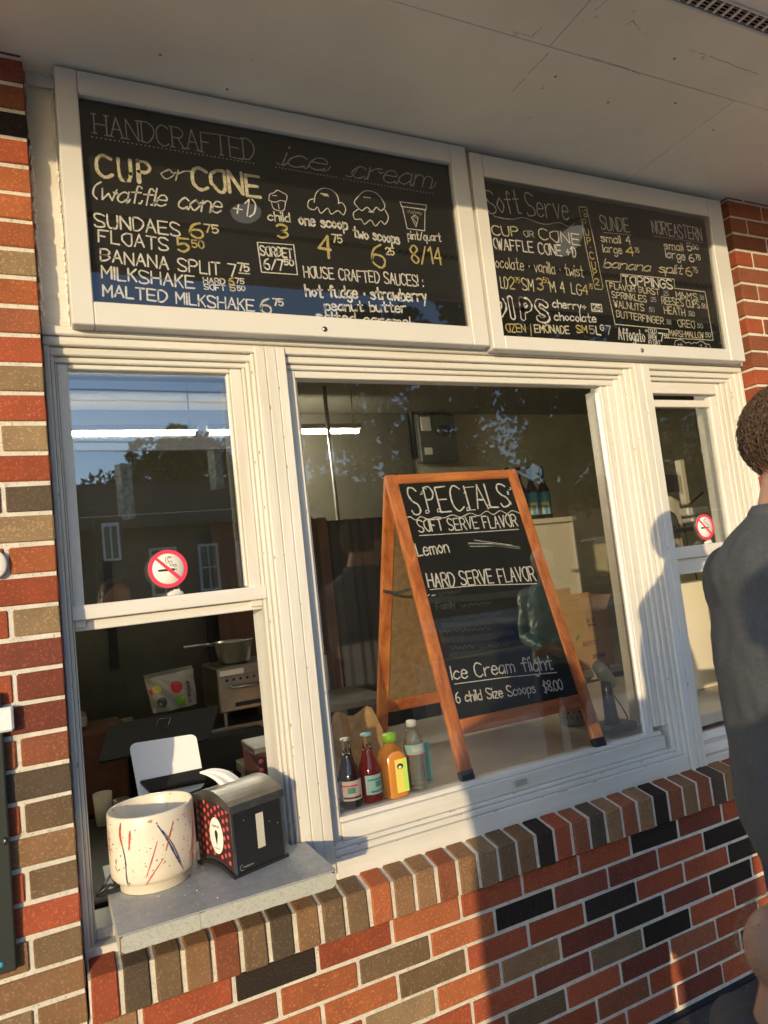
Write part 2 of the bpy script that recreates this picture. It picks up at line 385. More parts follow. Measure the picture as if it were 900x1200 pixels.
# ragged caulk and paint blobs where the frieze meets brick and board
struct('roof_edge', MB().box(-3.5, 6.0, -1.065, -1.036, ZC - .02, ZC + .30, bev=.003), 'paint_h')
struct('roof', MB().box(-3.5, 6.0, -1.03, 4.0, ZC + .105, ZC + .3), 'dark_interior')
vt = thing('soffit_vent', 'long louvred vent strip in the porch ceiling at the upper right', 'vent', (1.9, -.69, ZC))
part('backing', MB().box(1.22, 4.3, yd + .003, yc - .003, ZC + .004, ZC + .0055), 'black_plastic', vt)
for yy in (yd, yc): part('frame', MB().box(1.22, 4.3, yy - .004, yy + .004, ZC - .004, ZC + .004, bev=.0015), 'paint_smooth', vt)
x = 1.25; n = 0; fin = MB()
while x < 4.28:
    if n < 120: part('slat', MB().box(x - .0045, x + .0045, yd + .006, yc - .006, ZC - .002, ZC + .003, bev=.001), 'paint_smooth', vt)
    for q in range(4):
        yy = yd + .0095 + q * .0090; fin.box(x + .0045, x + .0265, yy - .0012, yy + .0012, ZC - .001, ZC + .003)
    x += .031; n += 1
part('louvre', fin, 'steel_dark', vt, kind='stuff')
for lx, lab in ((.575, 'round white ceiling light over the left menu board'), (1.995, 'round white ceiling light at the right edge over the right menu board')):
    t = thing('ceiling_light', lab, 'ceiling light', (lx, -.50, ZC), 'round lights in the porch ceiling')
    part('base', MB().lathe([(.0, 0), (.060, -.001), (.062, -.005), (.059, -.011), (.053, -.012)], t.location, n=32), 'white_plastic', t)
    part('lamp_shade', MB().lathe([(.053, -.011), (.049, -.024), (.038, -.034), (.020, -.039), (0, -.041)], t.location, n=32), 'glare_glow', t)
mat('old_wood', (.34, .28, .20), .9)
# ================================================================= WINDOW JOINERY
def trim(mb, x0, x1, y0, z0, z1, y1=.13, bev=.0022): return mb.box(x0, x1, y0, y1, z0, z1, bev=bev)
GY = .100
# frieze above the windows (behind the boards)
fz = thing('frieze_board', 'pale painted board in shade between the left brick column and the left menu board', 'trim board', (1.1, .06, 2.05))
part('board', MB().box(-.100, 2.342, .062, .12, 2.075, 2.70, bev=.002), 'paint_h', fz)
part('moulding', MB().box(-.100, 2.342, .050, .061, 2.685, 2.716, bev=.003), 'paint_h', fz)
part('drip_cap', MB().box(-.101, 2.343, .042, .12, 2.052, 2.074, bev=.003), 'paint_h', fz)
wf = thing('window_frame', 'weathered cream painted timber frame holding the three windows above the brick sill', 'window frame', (1.1, .06, .65))
def fr(name, *boxes, m='paint'):
    mb = MB()
    for b in boxes: mb.box(*b, bev=.0025)
    return part(name, mb, m, wf)
HT = 2.051
fr('head', (-.0995, 2.342, .052, .13, 2.030, HT), (-.0985, 2.341, .066, .13, 2.010, 2.0295), (-.0975, 2.340, .078, .13, 1.996, 2.0095), m='paint_h')
fr('jamb', (-.0995, -.0865, .055, .13, .655, 2.0295)); fr('jamb', (-.086, -.0775, .068, .13, .66, 2.0095)); fr('jamb', (-.077, -.0725, .080, .16, .665, 1.9955))
# mullion between left and centre window
fr('mullion', (.409, .4365, .045, .20, .665, 2.0455), (.437, .4665, .0435, .20, .665, 2.0455), (.467, .4935, .045, .20, .665, 2.0455))
for a, b, y in ((.399, .4085, .056), (.389, .3985, .070), (.380, .3885, .082)): fr('jamb_strip', (a, b, y, .20, .665, 2.0295 if y < .06 else 2.0095))
# mullion between centre and right window
fr('mullion', (1.772, 1.806, .045, .20, .640, 2.0455), (1.8065, 1.8435, .0435, .20, .640, 2.0455))
for a, b, y, zt in ((1.757, 1.7715, .054, 2.0295), (1.738, 1.7565, .062, 2.0295), (1.722, 1.7375, .070, 2.0095), (1.703, 1.7215, .080, 1.9955), (1.675, 1.7025, .088, 1.975)):
    fr('jamb_strip', (a, b, y, .20, .80 if y > .075 else .70, zt))
# right jamb of the right window, stepping forward
for a, b, y in ((2.236, 2.2525, .092), (2.253, 2.2725, .084), (2.273, 2.2885, .076), (2.289, 2.3065, .068), (2.307, 2.3245, .060), (2.325, 2.342, .051)):
    fr('jamb_strip', (a, b, y, .20, .68, 1.9955 if y > .07 else 2.0295))
# sills
fr('sill', (-.0995, .4085, .050, .20, .630, .664), (-.0725, .39, .085, .20, .6645, .69), m='paint_h')
fr('sill', (.494, 1.7715, .052, .20, .630, .700), (.494, 1.757, .060, .20, .7005, .716), (.494, 1.738, .068, .20, .7165, .728), m='paint_h')
fr('sill', (1.844, 2.342, .050, .20, .630, .672), (1.844, 2.30, .068, .20, .6725, .705), m='paint_h')
fr('track', (1.85, 2.236, .105, .20, .7055, .735), m='paint_h')
part('worn_track', MB().box(1.85, 2.236, .118, .135, .7355, .739, jit=.001), 'particle_board', wf)
# centre fixed window
pw = thing('picture_window', 'large fixed centre window with the specials board standing behind its glass', 'window', (1.1, .1, .75))
def pf(t, name, *boxes, m='paint'):
    mb = MB()
    for b in boxes: mb.box(*b, bev=.002)
    return part(name, mb, m, t)
pf(pw, 'stile', (.494, .530, .086, .13, .728, 1.9955)); pf(pw, 'bead', (.5305, .5365, .094, .12, .775, 1.975))
pf(pw, 'stile', (1.652, 1.6745, .096, .13, .76, 1.975)); pf(pw, 'bead', (1.640, 1.6515, .1025, .118, .785, 1.955), m='white_plastic')
pf(pw, 'top_rail', (.5305, 1.7025, .088, .13, 1.9755, 1.9955), m='paint_h')
pf(pw, 'bottom_rail', (.5305, 1.7025, .076, .13, .7285, .772), (.5305, 1.7, .086, .13, .7725, .786), m='paint_h')
pg = part('glass_pane', MB().quad((.53, GY + .01, .78), (1.66, GY + .01, .78), (1.66, GY + .01, 1.98), (.53, GY + .01, 1.98)), 'pane_glass', pw, normals=False)
# left sash window (lower sash raised)
lw = thing('sash_window', 'left sash window with its lower half raised open above the serving ledge', 'window', (.15, .1, 1.35), 'sash windows')
pf(lw, 'stile', (-.072, -.0475, .088, .125, 1.36, 1.9955)); pf(lw, 'stile', (.348, .3795, .088, .125, 1.36, 1.9955)); pf(lw, 'bead', (.3405, .3475, .096, .118, 1.415, 1.985))
pf(lw, 'top_rail', (-.047, .3475, .089, .125, 1.984, 1.9955), m='paint_h')
pf(lw, 'meeting_rail', (-.0765, .3885, .074, .125, 1.378, 1.412), m='paint_h'); pf(lw, 'lower_rail', (-.072, .379, .098, .15, 1.352, 1.3775), m='paint_h')
part('glass_pane', MB().quad((-.05, GY + .004, 1.40), (.345, GY + .004, 1.40), (.345, GY + .004, 1.99), (-.05, GY + .004, 1.99)), 'sash_glass', lw, normals=False)
part('glass_pane', MB().quad((-.05, GY + .035, 1.38), (.35, GY + .035, 1.38), (.35, GY + .035, 1.97), (-.05, GY + .035, 1.97)), 'pane_glass', lw, normals=False)
def latch(t, x, y, z): part('sash_lock', MB().lathe([(0, 0), (.020, 0), (.018, .007), (.008, .011), (0, .012)], (x, y, z), n=20, sy=.5).box(x - .004, x + .011, y - .006, y, z + .008, z + .014, bev=.001), 'paint_smooth', t)
latch(lw, .16, .084, 1.4125)
# right sash window
rw = thing('sash_window', 'narrow right sash window beside the brick pier, partly hidden by the man', 'window', (2.05, .1, 1.35), 'sash windows')
pf(rw, 'stile', (1.844, 1.858, .098, .125, 1.29, 1.92)); pf(rw, 'stile', (2.200, 2.2355, .098, .125, 1.29, 1.945))
pf(rw, 'top_rail', (1.844, 2.2355, .092, .125, 1.953, 1.9955), m='paint_h'); pf(rw, 'sash_top', (1.8585, 2.1995, .104, .13, 1.905, 1.932), m='paint_h')
pf(rw, 'meeting_rail', (1.844, 2.2355, .078, .125, 1.345, 1.388), m='paint_h'); pf(rw, 'lower_rail', (1.844, 2.2355, .090, .14, 1.290, 1.3445), m='paint_h')
part('glass_pane', MB().quad((1.856, GY + .01, 1.38), (2.202, GY + .01, 1.38), (2.202, GY + .01, 1.91), (1.856, GY + .01, 1.91)), 'pane_glass', rw, normals=False)
latch(rw, 2.06, .088, 1.3885)
ck = MB(); rr = random.Random(4)
for k in range(46):
    z = 2.08 + k * .0135; ck.ball((-.0975 + rr.uniform(-.002, .003), .0600, z), rr.uniform(.0025, .0065), .003, rr.uniform(.006, .012), 8, 6)
for k in range(40):
    z = 2.08 + k * .0155; ck.ball((-.0385 + rr.uniform(-.002, .001), .0605, z), rr.uniform(.002, .005), .003, rr.uniform(.007, .013), 8, 6)
for k in range(14): ck.ball((-.095 + k * .0045, .048 + rr.uniform(0, .006), 2.714), rr.uniform(.003, .007), .004, rr.uniform(.003, .008), 8, 6)
part('caulk', ck, 'paint_smooth', fz, kind='stuff')
chips = MB()
for k in range(60):
    z = rr.uniform(.70, 2.0); x = rr.choice((.409, .4365, .4665, .4935, .399, .389, 1.7755, 1.806, 1.757, 1.738, 2.289, 2.307, -.0865, -.0775)); y = {.409: .045, .4365: .0432, .4665: .0432, .4935: .045, .399: .056, .389: .07, 1.7755: .0450, 1.806: .0432, 1.757: .054, 1.738: .062, 2.289: .068, 2.307: .06, -.0865: .055, -.0775: .068}[x]
    s = rr.uniform(.0005, .0014); chips.box(x - s, x + s * .6, y - .0004, y + .002, z - s * rr.uniform(1, 5), z + s * rr.uniform(1, 5), jit=s * .35)
for k in range(40):
    x = rr.uniform(.5, 1.75); z = rr.choice((.7003, .7165, .7285)); y = {.7003: .052, .7165: .060, .7285: .068}[z]; s = rr.uniform(.0005, .0013); chips.box(x - s * rr.uniform(1, 6), x + s * rr.uniform(1, 6), y - .0004, y + .002, z - s * .9, z, jit=s * .3)
part('paint_chip', chips, 'old_wood', wf, kind='stuff')
# ================================================================= STROKE LETTERING
GL = {'A': "003860 1353", 'B': "0008 ~0848664404 ~0444625040000? ", 'C': "~6748280602204061", 'D': "0008 ~0838666230 3000", 'E': "68080060 0454", 'F': "680800 0444",
 'G': "~6748280602204062 626434", 'H': "0008 6068 0464", 'I': "0008", 'J': "~5852402002", 'K': "0008 5803 2450", 'L': "080050", 'M': "0008336860", 'N': "00086068", 'O': "~3817060312305062676838",
 'P': "0008 ~0848664404", 'R': "0008 ~0848664404 3460", 'S': "~67481806245361401001", 'T': "0868 3830", 'U': "~08031030 ~305063 6368", 'V': "083068", 'W': "0820364068", 'X': "0860 0068", 'Y': "083468 3430", 'Z': "08680060",
 '0': "~28060220305256 38? ", '1': "062820", '2': "~0628575500 0050", '3': "~0728575524 ~2453512001", '4': "40480353", '5': "580804 ~043553412001", '6': "~481602204052441402", '7': "085820", '8': "~2406284856240220405224", '9': "~564414062848564220",
 'a': "~442503012042 4540", 'b': "0800 ~032544412001", 'c': "~442503012041", 'd': "4840 ~442503012041", 'e': "~0343351503012041", 'f': "~47382720 0545", 'g': "~442503012042 ~454a3c1c0b", 'h': "0800 ~03254440", 'i': "0500 0708", 'j': "252b1c 2728", 'k': "0800 4502 1340",
 'l': "0800", 'm': "0500 ~03153430 ~33456460", 'n': "0500 ~03254440", 'o': "~250302204243 4325", 'p': "050c ~032544412001", 'r': "0500 ~032545", 's': "~44250442412001", 't': "~28212040 0545", 'u': "~0501204245 4540", 'v': "052045", 'w': "0510335065", 'y': "0521 451c", 'z': "05450040", 'x': "0540 0045", 'q': "454c ~442503012041",
 '.': "0001", ',': "011a", ':': "0001 0405", '!': "0803 0001", "'": "0806", '+': "0343 2125", '-': "0343", '/': "0048", '(': "~28060220", ')': "~08262200", '&': "~60162838260220406 3? ", '*': "0745 0547 2824", '~': "1314", '|': "0a09", '$': "~47281726? "}
GL['B'] = "0008 ~0848664404 ~0444634100"; GL['D'] = "0008 ~0838666230 3000"; GL['0'] = "~2806022030525638 3828"; GL['&'] = "~60160738270210406 3".replace(' ', ''); GL['$'] = "~4728160534422000 2929 2a29"; GL['D'] = "0800 ~083866633000"
HEX = {'a': -1, 'b': -2, 'c': -3}
def glyph(ch):
    out = []
    for st in GL.get(ch, '').split():
        sm = st[0] == '~'; st = st.lstrip('~'); pts = []
        for i in range(0, len(st) - 1, 2):
            if st[i] not in '0123456789': continue
            pts.append((int(st[i]), HEX.get(st[i + 1], int(st[i + 1]) if st[i + 1].isdigit() else 0)))
        out.append((sm, pts))
    return out
def crom(p, n=4):
    if len(p) < 3: return p
    q = [p[0]] + p + [p[-1]]; r = []
    for i in range(1, len(q) - 2):
        for k in range(n):
            t = k / n; a, b, c, d = q[i - 1], q[i], q[i + 1], q[i + 2]
            r.append(tuple(.5 * (2 * b[j] + (c[j] - a[j]) * t + (2 * a[j] - 5 * b[j] + 4 * c[j] - d[j]) * t * t + (3 * b[j] - a[j] - 3 * c[j] + d[j]) * t ** 3) for j in (0, 1)))
    r.append(p[-1]); return r
def textlines(s, script=False, serif=False):
    """strokes of a text in units of 1/8 cap height"""
    x = 0; res = []; prev = None
    for ch in s:
        if ch == ' ': x += 4.2; prev = None; continue
        g = glyph(ch)
        if not g: x += 3; continue
        wd = max(p[0] for sm, pts in g for p in pts)
        kx = .82 if ch.isupper() or ch.isdigit() else .92
        jit = random.uniform(-.32, .32)
        for sm, pts in g:
            q = [(x + (a + (b * .28 if script else 0)) * kx, b + jit + random.uniform(-.16, .16)) for a, b in pts]
            q = crom(q) if sm else q
            res.append(q)
            if serif and not sm:
                for e in (q[0], q[-1]):
                    if e[1] < .8 or e[1] > 7.2: res.append([(e[0] - .9, e[1]), (e[0] + .9, e[1])])
        if script and prev and ch.islower(): res.append(crom([prev, ((prev[0] + x) / 2, .1 if prev[1] < 1 else 3.4), (x + .3, 1.6 if prev[1] < 1 else 3.9)]))
        prev = ((x + wd * kx, 4.1 if ch in 'orvwb' else .3) if ch.islower() else None)
        x += wd * kx + (1.5 if not script else 1.1)
    return res, x - 1.5
class Plane2:
    """a flat board; strokes given in board metres"""
    def __init__(s, o, u, v, n): s.o, s.u, s.v, s.n = V(o), V(u), V(v), V(n)
    def pt(s, a, b, h=0): return s.o + s.u * a + s.v * b + s.n * h
    def px(s, x, y):
        d = RC.transposed() @ V(((x - 450) / FPX, (y - 600) / FPX, 1.0)); t = (s.o - CP).dot(s.n) / d.dot(s.n); q = CP + d * t - s.o
        return V((q.dot(s.u), q.dot(s.v)))
def ribbon(mb, pl, pts, w, h=0):
    pts = [V(p) for p in pts]
    for i in range(1, len(pts) - 1):
        a, b = pts[i] - pts[i - 1], pts[i + 1] - pts[i]
        if a.length > w * .3 and b.length > w * .3 and a.normalized().dot(b.normalized()) < .55:
            ribbon(mb, pl, pts[:i + 1], w, h); ribbon(mb, pl, pts[i:], w, h + .00003); return
    q = [pts[0]]
    for p in pts[1:]:
        if (p - q[-1]).length > w * .15: q.append(p)
    if len(q) == 1: q.append(q[0] + V((w * .4, 0)))
    vs = []; fs = []; n = len(q)
    for i, p in enumerate(q):
        d = (q[min(i + 1, n - 1)] - q[max(i - 1, 0)]); d = d.normalized() if d.length > 1e-9 else V((1, 0)); m = V((-d.y, d.x))
        ww = w * .5 * random.uniform(.74, 1.18)
        vs += [p + m * ww, p - m * ww]
    fs = [(2 * i, 2 * i + 1, 2 * i + 3, 2 * i + 2) for i in range(n - 1)]
    for e, o in ((q[0], q[1]), (q[-1], q[-2])):
        d = (e - o).normalized(); b = len(vs); m = V((-d.y, d.x)); vs += [e + (m * math.cos(t) + d * math.sin(t)) * w * .5 for t in (0, PI / 4, PI / 2, PI * .75, PI)]; fs.append((b, b + 1, b + 2, b + 3, b + 4))
    mb.add([pl.pt(a.x, a.y, h) for a in vs], fs)
LH = [0]
def write(pl, parent, s, x0, y0, x1, y1, cap, m='chalk_white', w=.0032, script=False, serif=False, bold=False, name='lettering'):
    """lettering whose baseline runs between two places on the board, cap = letter height (photo units)"""
    a = pl.px(x0, y0); b = pl.px(x1, y1); up = (pl.px(x0, y0 - cap) - a).length; up2 = (pl.px(x1, y1 - cap) - b).length
    d = (b - a); L = d.length; d.normalize(); nrm = V((-d.y, d.x)); st, tot = textlines(s, script, serif); mb = MB(); w *= 1.36; LH[0] += 1; lift = .0006 + (LH[0] % 5) * .00004
    for q in st:
        pp = []
        for X, Y in q:
            t = X / max(tot, .1); hh = up + (up2 - up) * t; pp.append(a + d * (t * L) + nrm * (Y / 8 * hh))
        if bold and len(q) == 2 and abs(q[0][0] - q[1][0]) < .6: ribbon(mb, pl, pp, w * 1.9, lift)
        else: ribbon(mb, pl, pp, w * (1.5 if bold else 1), lift)
    return part(name, mb, m, parent, normals=False)
def draw(pl, parent, polys, m='chalk_white', w=.003, name='chalk_drawing', smooth=False, lift=.0006):
    mb = MB()
    for P in polys:
        q = [tuple(pl.px(*p)) for p in P]; ribbon(mb, pl, crom(q) if smooth else q, w, lift)
    return part(name, mb, m, parent, normals=False)
def dots(pl, parent, a, b, n, m='chalk_thin', w=.0022):
    A, B = pl.px(*a), pl.px(*b); mb = MB()
    for i in range(n):
        p = A + (B - A) * i / (n - 1); mb.add([pl.pt(p.x + w * math.cos(t), p.y + w * math.sin(t), .0006) for t in (0, 1.05, 2.1, 3.14, 4.2, 5.25)], [(0, 1, 2, 3, 4, 5)])
    part('chalk_dots', mb, m, parent, kind='stuff', normals=False)
def squig(x0, y0, x1, y1, amp, n):
    r_ = random.Random(int(x0 * 7 + y0)); return [(x0 + (x1 - x0) * i / (2 * n), y0 + (y1 - y0) * i / (2 * n) + (amp if i % 2 else -amp) * r_.uniform(.4, 1)) for i in range(2 * n + 1)]
# ================================================================= MENU BOARDS
def menu_board(x0, x1, z0, z1, gx0, gx1, gz0, gz1, label, screw, bow=0):
    t = thing('menu_board', label, 'menu board', ((x0 + x1) / 2, .03, z0), 'framed chalk menu boards over the windows')
    e = .0006
    for nm, b in (('frame_stile', (x0, gx0, 0, .0615, z0, z1)), ('frame_stile', (gx1, x1, 0, .0615, z0, z1)), ('frame_rail', (gx0 + e, gx1 - e, 0.0003, .0612, z0 + .0003, gz0)), ('frame_rail', (gx0 + e, gx1 - e, 0.0003, .0612, gz1, z1 - .0003))):
        part(nm, MB().box(*b, bev=.0025), 'paint_smooth', t)
    part('chalkboard', MB().box(gx0 - .001, gx1 + .001, .024, .05, gz0 - .001, gz1 + .001), 'slate', t)
    # acrylic sheet, its upper edge bowed very slightly outward
    mb = MB(); n = 24; vs = []
    for i in range(n + 1):
        t_ = i / n; z = gz0 + (gz1 - gz0) * t_; yy = .017 - bow * max(0, (t_ - .5) / .5) ** 2; vs += [(gx0, yy, z), (gx1, yy, z)]
    mb.add(vs, [(2 * i, 2 * i + 1, 2 * i + 3, 2 * i + 2) for i in range(n)], True)
    part('acrylic_sheet', mb, 'acrylic', t, normals=False)
    sx, sz = screw; R = Matrix.Rotation(PI / 2, 3, 'X')
    sc = part('screw', MB().lathe([(0, .004), (.005, .0035), (.0078, .001), (.0078, 0)], (sx, 0, sz), n=16, M=R), 'steel', t)
    part('slot', MB().box(sx - .0045, sx + .0045, -.0046, -.0038, sz - .0008, sz + .0008), 'sticker_black', sc)
    return t, Plane2((gx0, .0236, gz0), (1, 0, 0), (0, 0, 1), (0, -1, 0))
b1, P1 = menu_board(-.0345, 1.1375, 2.064, 2.709, .0150, 1.0800, 2.122, 2.648, 'left framed chalk menu board headed handcrafted ice cream with cup and cone prices', (.5975, 2.086))
b2, P2 = menu_board(1.1505, 2.3035, 2.056, 2.696, 1.1960, 2.2250, 2.100, 2.620, 'right framed chalk menu board headed soft serve with a boxed toppings list', (1.772, 2.076), .019)
W = lambda *a, **k: write(P1, b1, *a, **k)
thin, gold, cream = 'chalk_thin', 'chalk_gold', 'chalk_cream'
W("HANDCRAFTED", 111, 157, 298, 188, 23, thin, .0022, serif=True); dots(P1, b1, (108, 160.5), (297, 191.5), 40)
[W(ch_, *a_, 24, cream, .0042, bold=True) for ch_, a_ in (("C", (115, 207, 132, 209)), ("U", (140, 210, 154, 212)), ("P", (163, 213, 177, 215)))]; W("or", 188, 210, 218, 213, 19, thin, .0025, script=True); W("CONE", 227, 220, 305, 231, 24, cream, .0045, bold=True)
W("(waffle cone +1)", 108, 233, 296, 254, 20, 'chalk_white', .0032, script=True)
W("SUNDAES", 111, 265, 211, 277, 15); W("6", 223, 277, 238, 279, 17, gold, .0045); W("75", 240, 272, 256, 273.5, 9, cream)
W("FLOATS", 115.5, 283, 197, 294.5, 14); W("5", 209.5, 295, 222, 296, 15, gold, .0045); W("50", 225.5, 290, 239, 291, 8.5, gold, .0026)
W("BANANA SPLIT", 118, 306, 258, 323, 14); W("7", 268, 324, 277, 325, 14); W("75", 279.5, 317.5, 292, 318.5, 9); draw(P1, b1, [[(280, 320), (292.5, 321)]])
W("MILKSHAKE", 119.5, 326, 228, 338, 14); W("HARD", 238.5, 331.5, 263.5, 333.5, 6.3, w=.0024); W("6", 268, 333, 274, 334, 8, gold, .003); W("75", 276, 332, 286, 333, 6, w=.0022)
W("SOFT", 239.5, 339, 264, 340.8, 6, w=.0024); W("5", 270, 341, 276, 341.5, 7, gold, .003); W("50", 278.5, 340.5, 287, 341, 5.5, w=.0022)
W("MALTED MILKSHAKE", 121, 346.7, 298, 365, 13); W("6", 306, 366, 318, 367, 17, cream, .0042); W("75", 320.5, 358, 332, 358.8, 8, cream)
W("ice", 331, 193, 378, 201, 22, thin, .0026, script=True); W("cream", 412, 208, 503, 221, 22, thin, .0026, script=True)
draw(P1, b1, [[(324, 191), (333, 194), (340, 187)], [(376, 200), (383, 200), (387.5, 195)], [(405, 206), (412, 207), (419, 198)], [(503, 220), (507, 220), (511, 214)]], thin, .0026, smooth=True)
dots(P1, b1, (323.6, 196), (394, 208), 20); dots(P1, b1, (403, 210), (507, 227), 28)
# little cone, scoops, cup
draw(P1, b1, [[(315, 235), (316, 228), (321, 226), (325, 223), (331, 226), (336, 229), (335, 236), (329, 235), (323, 237), (318, 236), (315, 235)], [(318, 237), (321, 245), (332, 247), (334.5, 237)], [(319, 229), (324, 229.5)], [(326, 239), (327, 245)]], w=.0024, smooth=True)
draw(P1, b1, [[(368, 237), (370, 227), (377, 221), (387, 222), (395, 229), (397, 239)], [(369, 233), (362, 235), (361, 243), (368, 246), (372, 243), (376, 250), (384, 244), (388, 251), (396, 247), (402, 252), (405, 245), (401, 238), (396, 238)], [(376, 227), (384, 228)], [(379, 229), (385, 230)]], w=.003, smooth=True)
draw(P1, b1, [[(419, 243), (415, 237), (420, 230), (424, 226), (430, 223.5), (440, 226), (447, 233), (451, 242), (446, 247), (441, 243), (436, 248), (430, 243), (424, 247), (419, 243)], [(420, 245), (414, 250), (416, 257), (423, 257), (427, 263), (434, 258), (440, 265), (446, 259), (451, 263), (455, 255), (451, 246)], [(426, 231), (434, 232)], [(432, 248), (438, 249)]], w=.0028, smooth=True)
draw(P1, b1, [[(468.5, 236.5), (499.5, 240.5), (499, 246), (470.5, 242), (468.5, 236.5)], [(471.5, 242.5), (477, 268), (497.5, 270.5), (498, 246)]], w=.0028)
draw(P1, b1, [[(482, 255), (486, 252), (490, 255), (487.5, 266), (482, 255)], [(484, 256), (488, 262)], [(485, 254), (489, 256)]], w=.002); draw(P1, b1, [squig(477, 248, 494, 250.5, 2.2, 6)], thin, .0014, smooth=True)
W("child", 314.5, 258, 340, 260, 10); W("3", 326, 278, 337, 278.8, 15, gold, .0045)
W("one scoop", 351, 263, 407, 269, 12, w=.0042); W("4", 374, 300, 388, 302, 25, gold, .0055); W("75", 389.5, 283.5, 401, 285, 9, cream)
W("two scoops", 414.5, 278, 468, 286, 12, w=.0038); W("6", 437, 312.5, 452, 314, 25, gold, .0048); W("25", 452.5, 298, 462, 299, 8, cream)
W("pint/quart", 478, 280, 517, 283, 9, w=.0026); W("8/14", 483, 307.7, 518, 309.5, 19, gold, .0042)
draw(P1, b1, [[(301.4, 284), (344, 287), (348.5, 322), (306.4, 319), (301.4, 284)]], w=.003); W("SORBET", 305.5, 299, 342.5, 302.5, 10.5, w=.003); W("6/7", 310, 315, 332, 317.5, 12); W("50", 333.5, 310.5, 344, 311.5, 6.5)
W("HOUSE CRAFTED SAUCES! :", 356.5, 324.5, 496, 336, 12.5, w=.0028); W("hot fudge ~ strawberry", 358.6, 347, 500, 353.5, 13, w=.0042)
W("peanut butter", 381, 363.5, 476, 366, 11, w=.0038); W("salted caramel", 371, 375.5, 481, 383, 11, w=.0036)
W = lambda *a, **k: write(P2, b2, *a, **k)
W("Soft", 572.5, 249, 611, 250, 25, cream, .003); W("Serve", 618, 252, 667, 258, 25, cream, .003); draw(P2, b2, [[(578, 253), (590, 256), (601, 257), (613, 255), (627, 260), (640, 263), (655, 261), (667, 266), (673, 262)]], thin, .0028, smooth=True)
W("CUP", 577.5, 275, 608, 277, 10.5, 'chalk_cream', .0032); W("OR", 614, 277, 625.5, 278.4, 6.5, thin, .0026); W("CONE", 632.5, 280.5, 680, 287, 12, cream, .003)
W("(WAFFLE CONE +1)", 579.5, 291.5, 675, 301.5, 12, w=.0034); W("ocolate ~ vanilla ~ twist", 581, 313, 684, 325, 12.5, 'chalk_cream', .0023)
W("LD", 587, 337, 595.5, 338, 12.5, cream, .0026); W("2", 597, 338, 603, 338.6, 13, gold, .0034); W("75", 603.5, 331, 609.5, 331.7, 6, gold, .0018); W("SM", 612, 339, 625.4, 341, 13, cream, .0026)
W("3", 630, 339.6, 636.5, 340.3, 13, gold, .0036); W("50", 637, 331.5, 643, 332.2, 6, gold, .0018); W("M 4", 645.5, 342.3, 662, 343, 12, cream, .0026); W("LG", 670, 344.3, 682, 346, 12, cream, .0026); W("4", 683, 344.5, 689, 345.2, 11, gold, .0028); W("75", 690, 338.2, 694.5, 338.9, 5.5, gold, .0016)
# outlined capitals: wide chalk stroke with a slate stroke over its middle
for mm, ww, ll in (('chalk_white', .0175, 0), ('slate', .0100, .0004)):
    for s, a in (('D', (579, 369, 591, 370, 20)), ('I', (601, 371, 601.3, 371, 20)), ('P', (613, 372, 622, 373, 20)), ('S', (631, 374, 641.5, 375, 20))):
        o = write(P2, b2, s, *a, m=mm, w=ww); o.location.y -= ll
W("cherry+", 648, 360, 687, 363.5, 8.5, w=.0034); draw(P2, b2, [[(692.5, 356), (704.5, 357), (705.5, 365.5), (693.5, 364.5), (692.5, 356)]], w=.0036); W(".25", 694, 363, 703.5, 364, 6, w=.0026); W("chocolate", 650, 375, 698.5, 378, 9, w=.0034)
W("OZEN", 593.5, 388.7, 616, 389.6, 9, gold, .003); draw(P2, b2, [[(621.5, 380), (622.5, 394)]], gold, .0032); W("EMONADE", 627, 389.5, 667.5, 391, 8.5, cream, .0032)
W("SM", 676, 389.5, 688, 390, 8, gold, .0036); W("5", 691.5, 391, 697, 391.5, 9, thin, .0028); W("L", 699, 391.7, 704, 392.2, 9, w=.0034); W("G", 703.7, 387, 707.7, 387.5, 6, w=.0026); W("7", 710.5, 392, 716, 392.7, 10, thin, .0028)
draw(P2, b2, [[(678, 242.5), (687, 242.8), (697, 288), (706.5, 337), (705, 339.5), (697, 338.5), (687, 292), (678, 242.5)]], cream, .0026)
draw(P2, b2, [[(684, 252), (686.5, 250.5), (688, 253), (685.5, 254.5), (684, 252)], [(682.5, 247.5), (683, 248)], [(685, 246), (685.4, 246.6)], [(687, 247), (687.2, 247.5)]], gold, .0048, smooth=True)
for s, x, y in (('P', 683.6, 265), ('U', 686, 275.5), ('P', 688.4, 286), ('~', 690.6, 293), ('C', 691.8, 303.5), ('U', 694, 314.5), ('P', 695.6, 323.5), ('2', 697.6, 334)): W(s, x, y, x + (4.4 if s != '~' else 1.5), y + .3, 7.5, gold, .0026)
W("SUNDIE", 705, 269, 738, 272, 15, w=.0026); draw(P2, b2, [[(707, 272.5), (740, 275.5)]], thin, .0026); W("NOR'EASTERN", 765, 273, 823, 282.5, 14, w=.0032); draw(P2, b2, [[(765.5, 276.7), (823, 284.5)]], thin, .002)
W("small 4", 704.5, 283, 739, 286.5, 9, cream, .0026); W("large", 707, 295.3, 729, 297.7, 9, cream, .0026); W("4", 734, 299, 743, 300, 10, gold, .0038); W("75", 744, 295.6, 749, 296.2, 5, cream, .0018)
W("small", 778.5, 291.6, 800.5, 294.4, 9, cream, .0026); W("5", 806, 293.5, 811, 294, 8.5, w=.0028); W("50", 812, 292, 818.5, 292.8, 5.5, w=.002)
W("large", 780.5, 302, 803, 305.4, 9, w=.0026); W("6", 808, 306.5, 813.5, 307, 8, w=.003); W("75", 815, 304, 821, 304.8, 5.5, w=.0022)
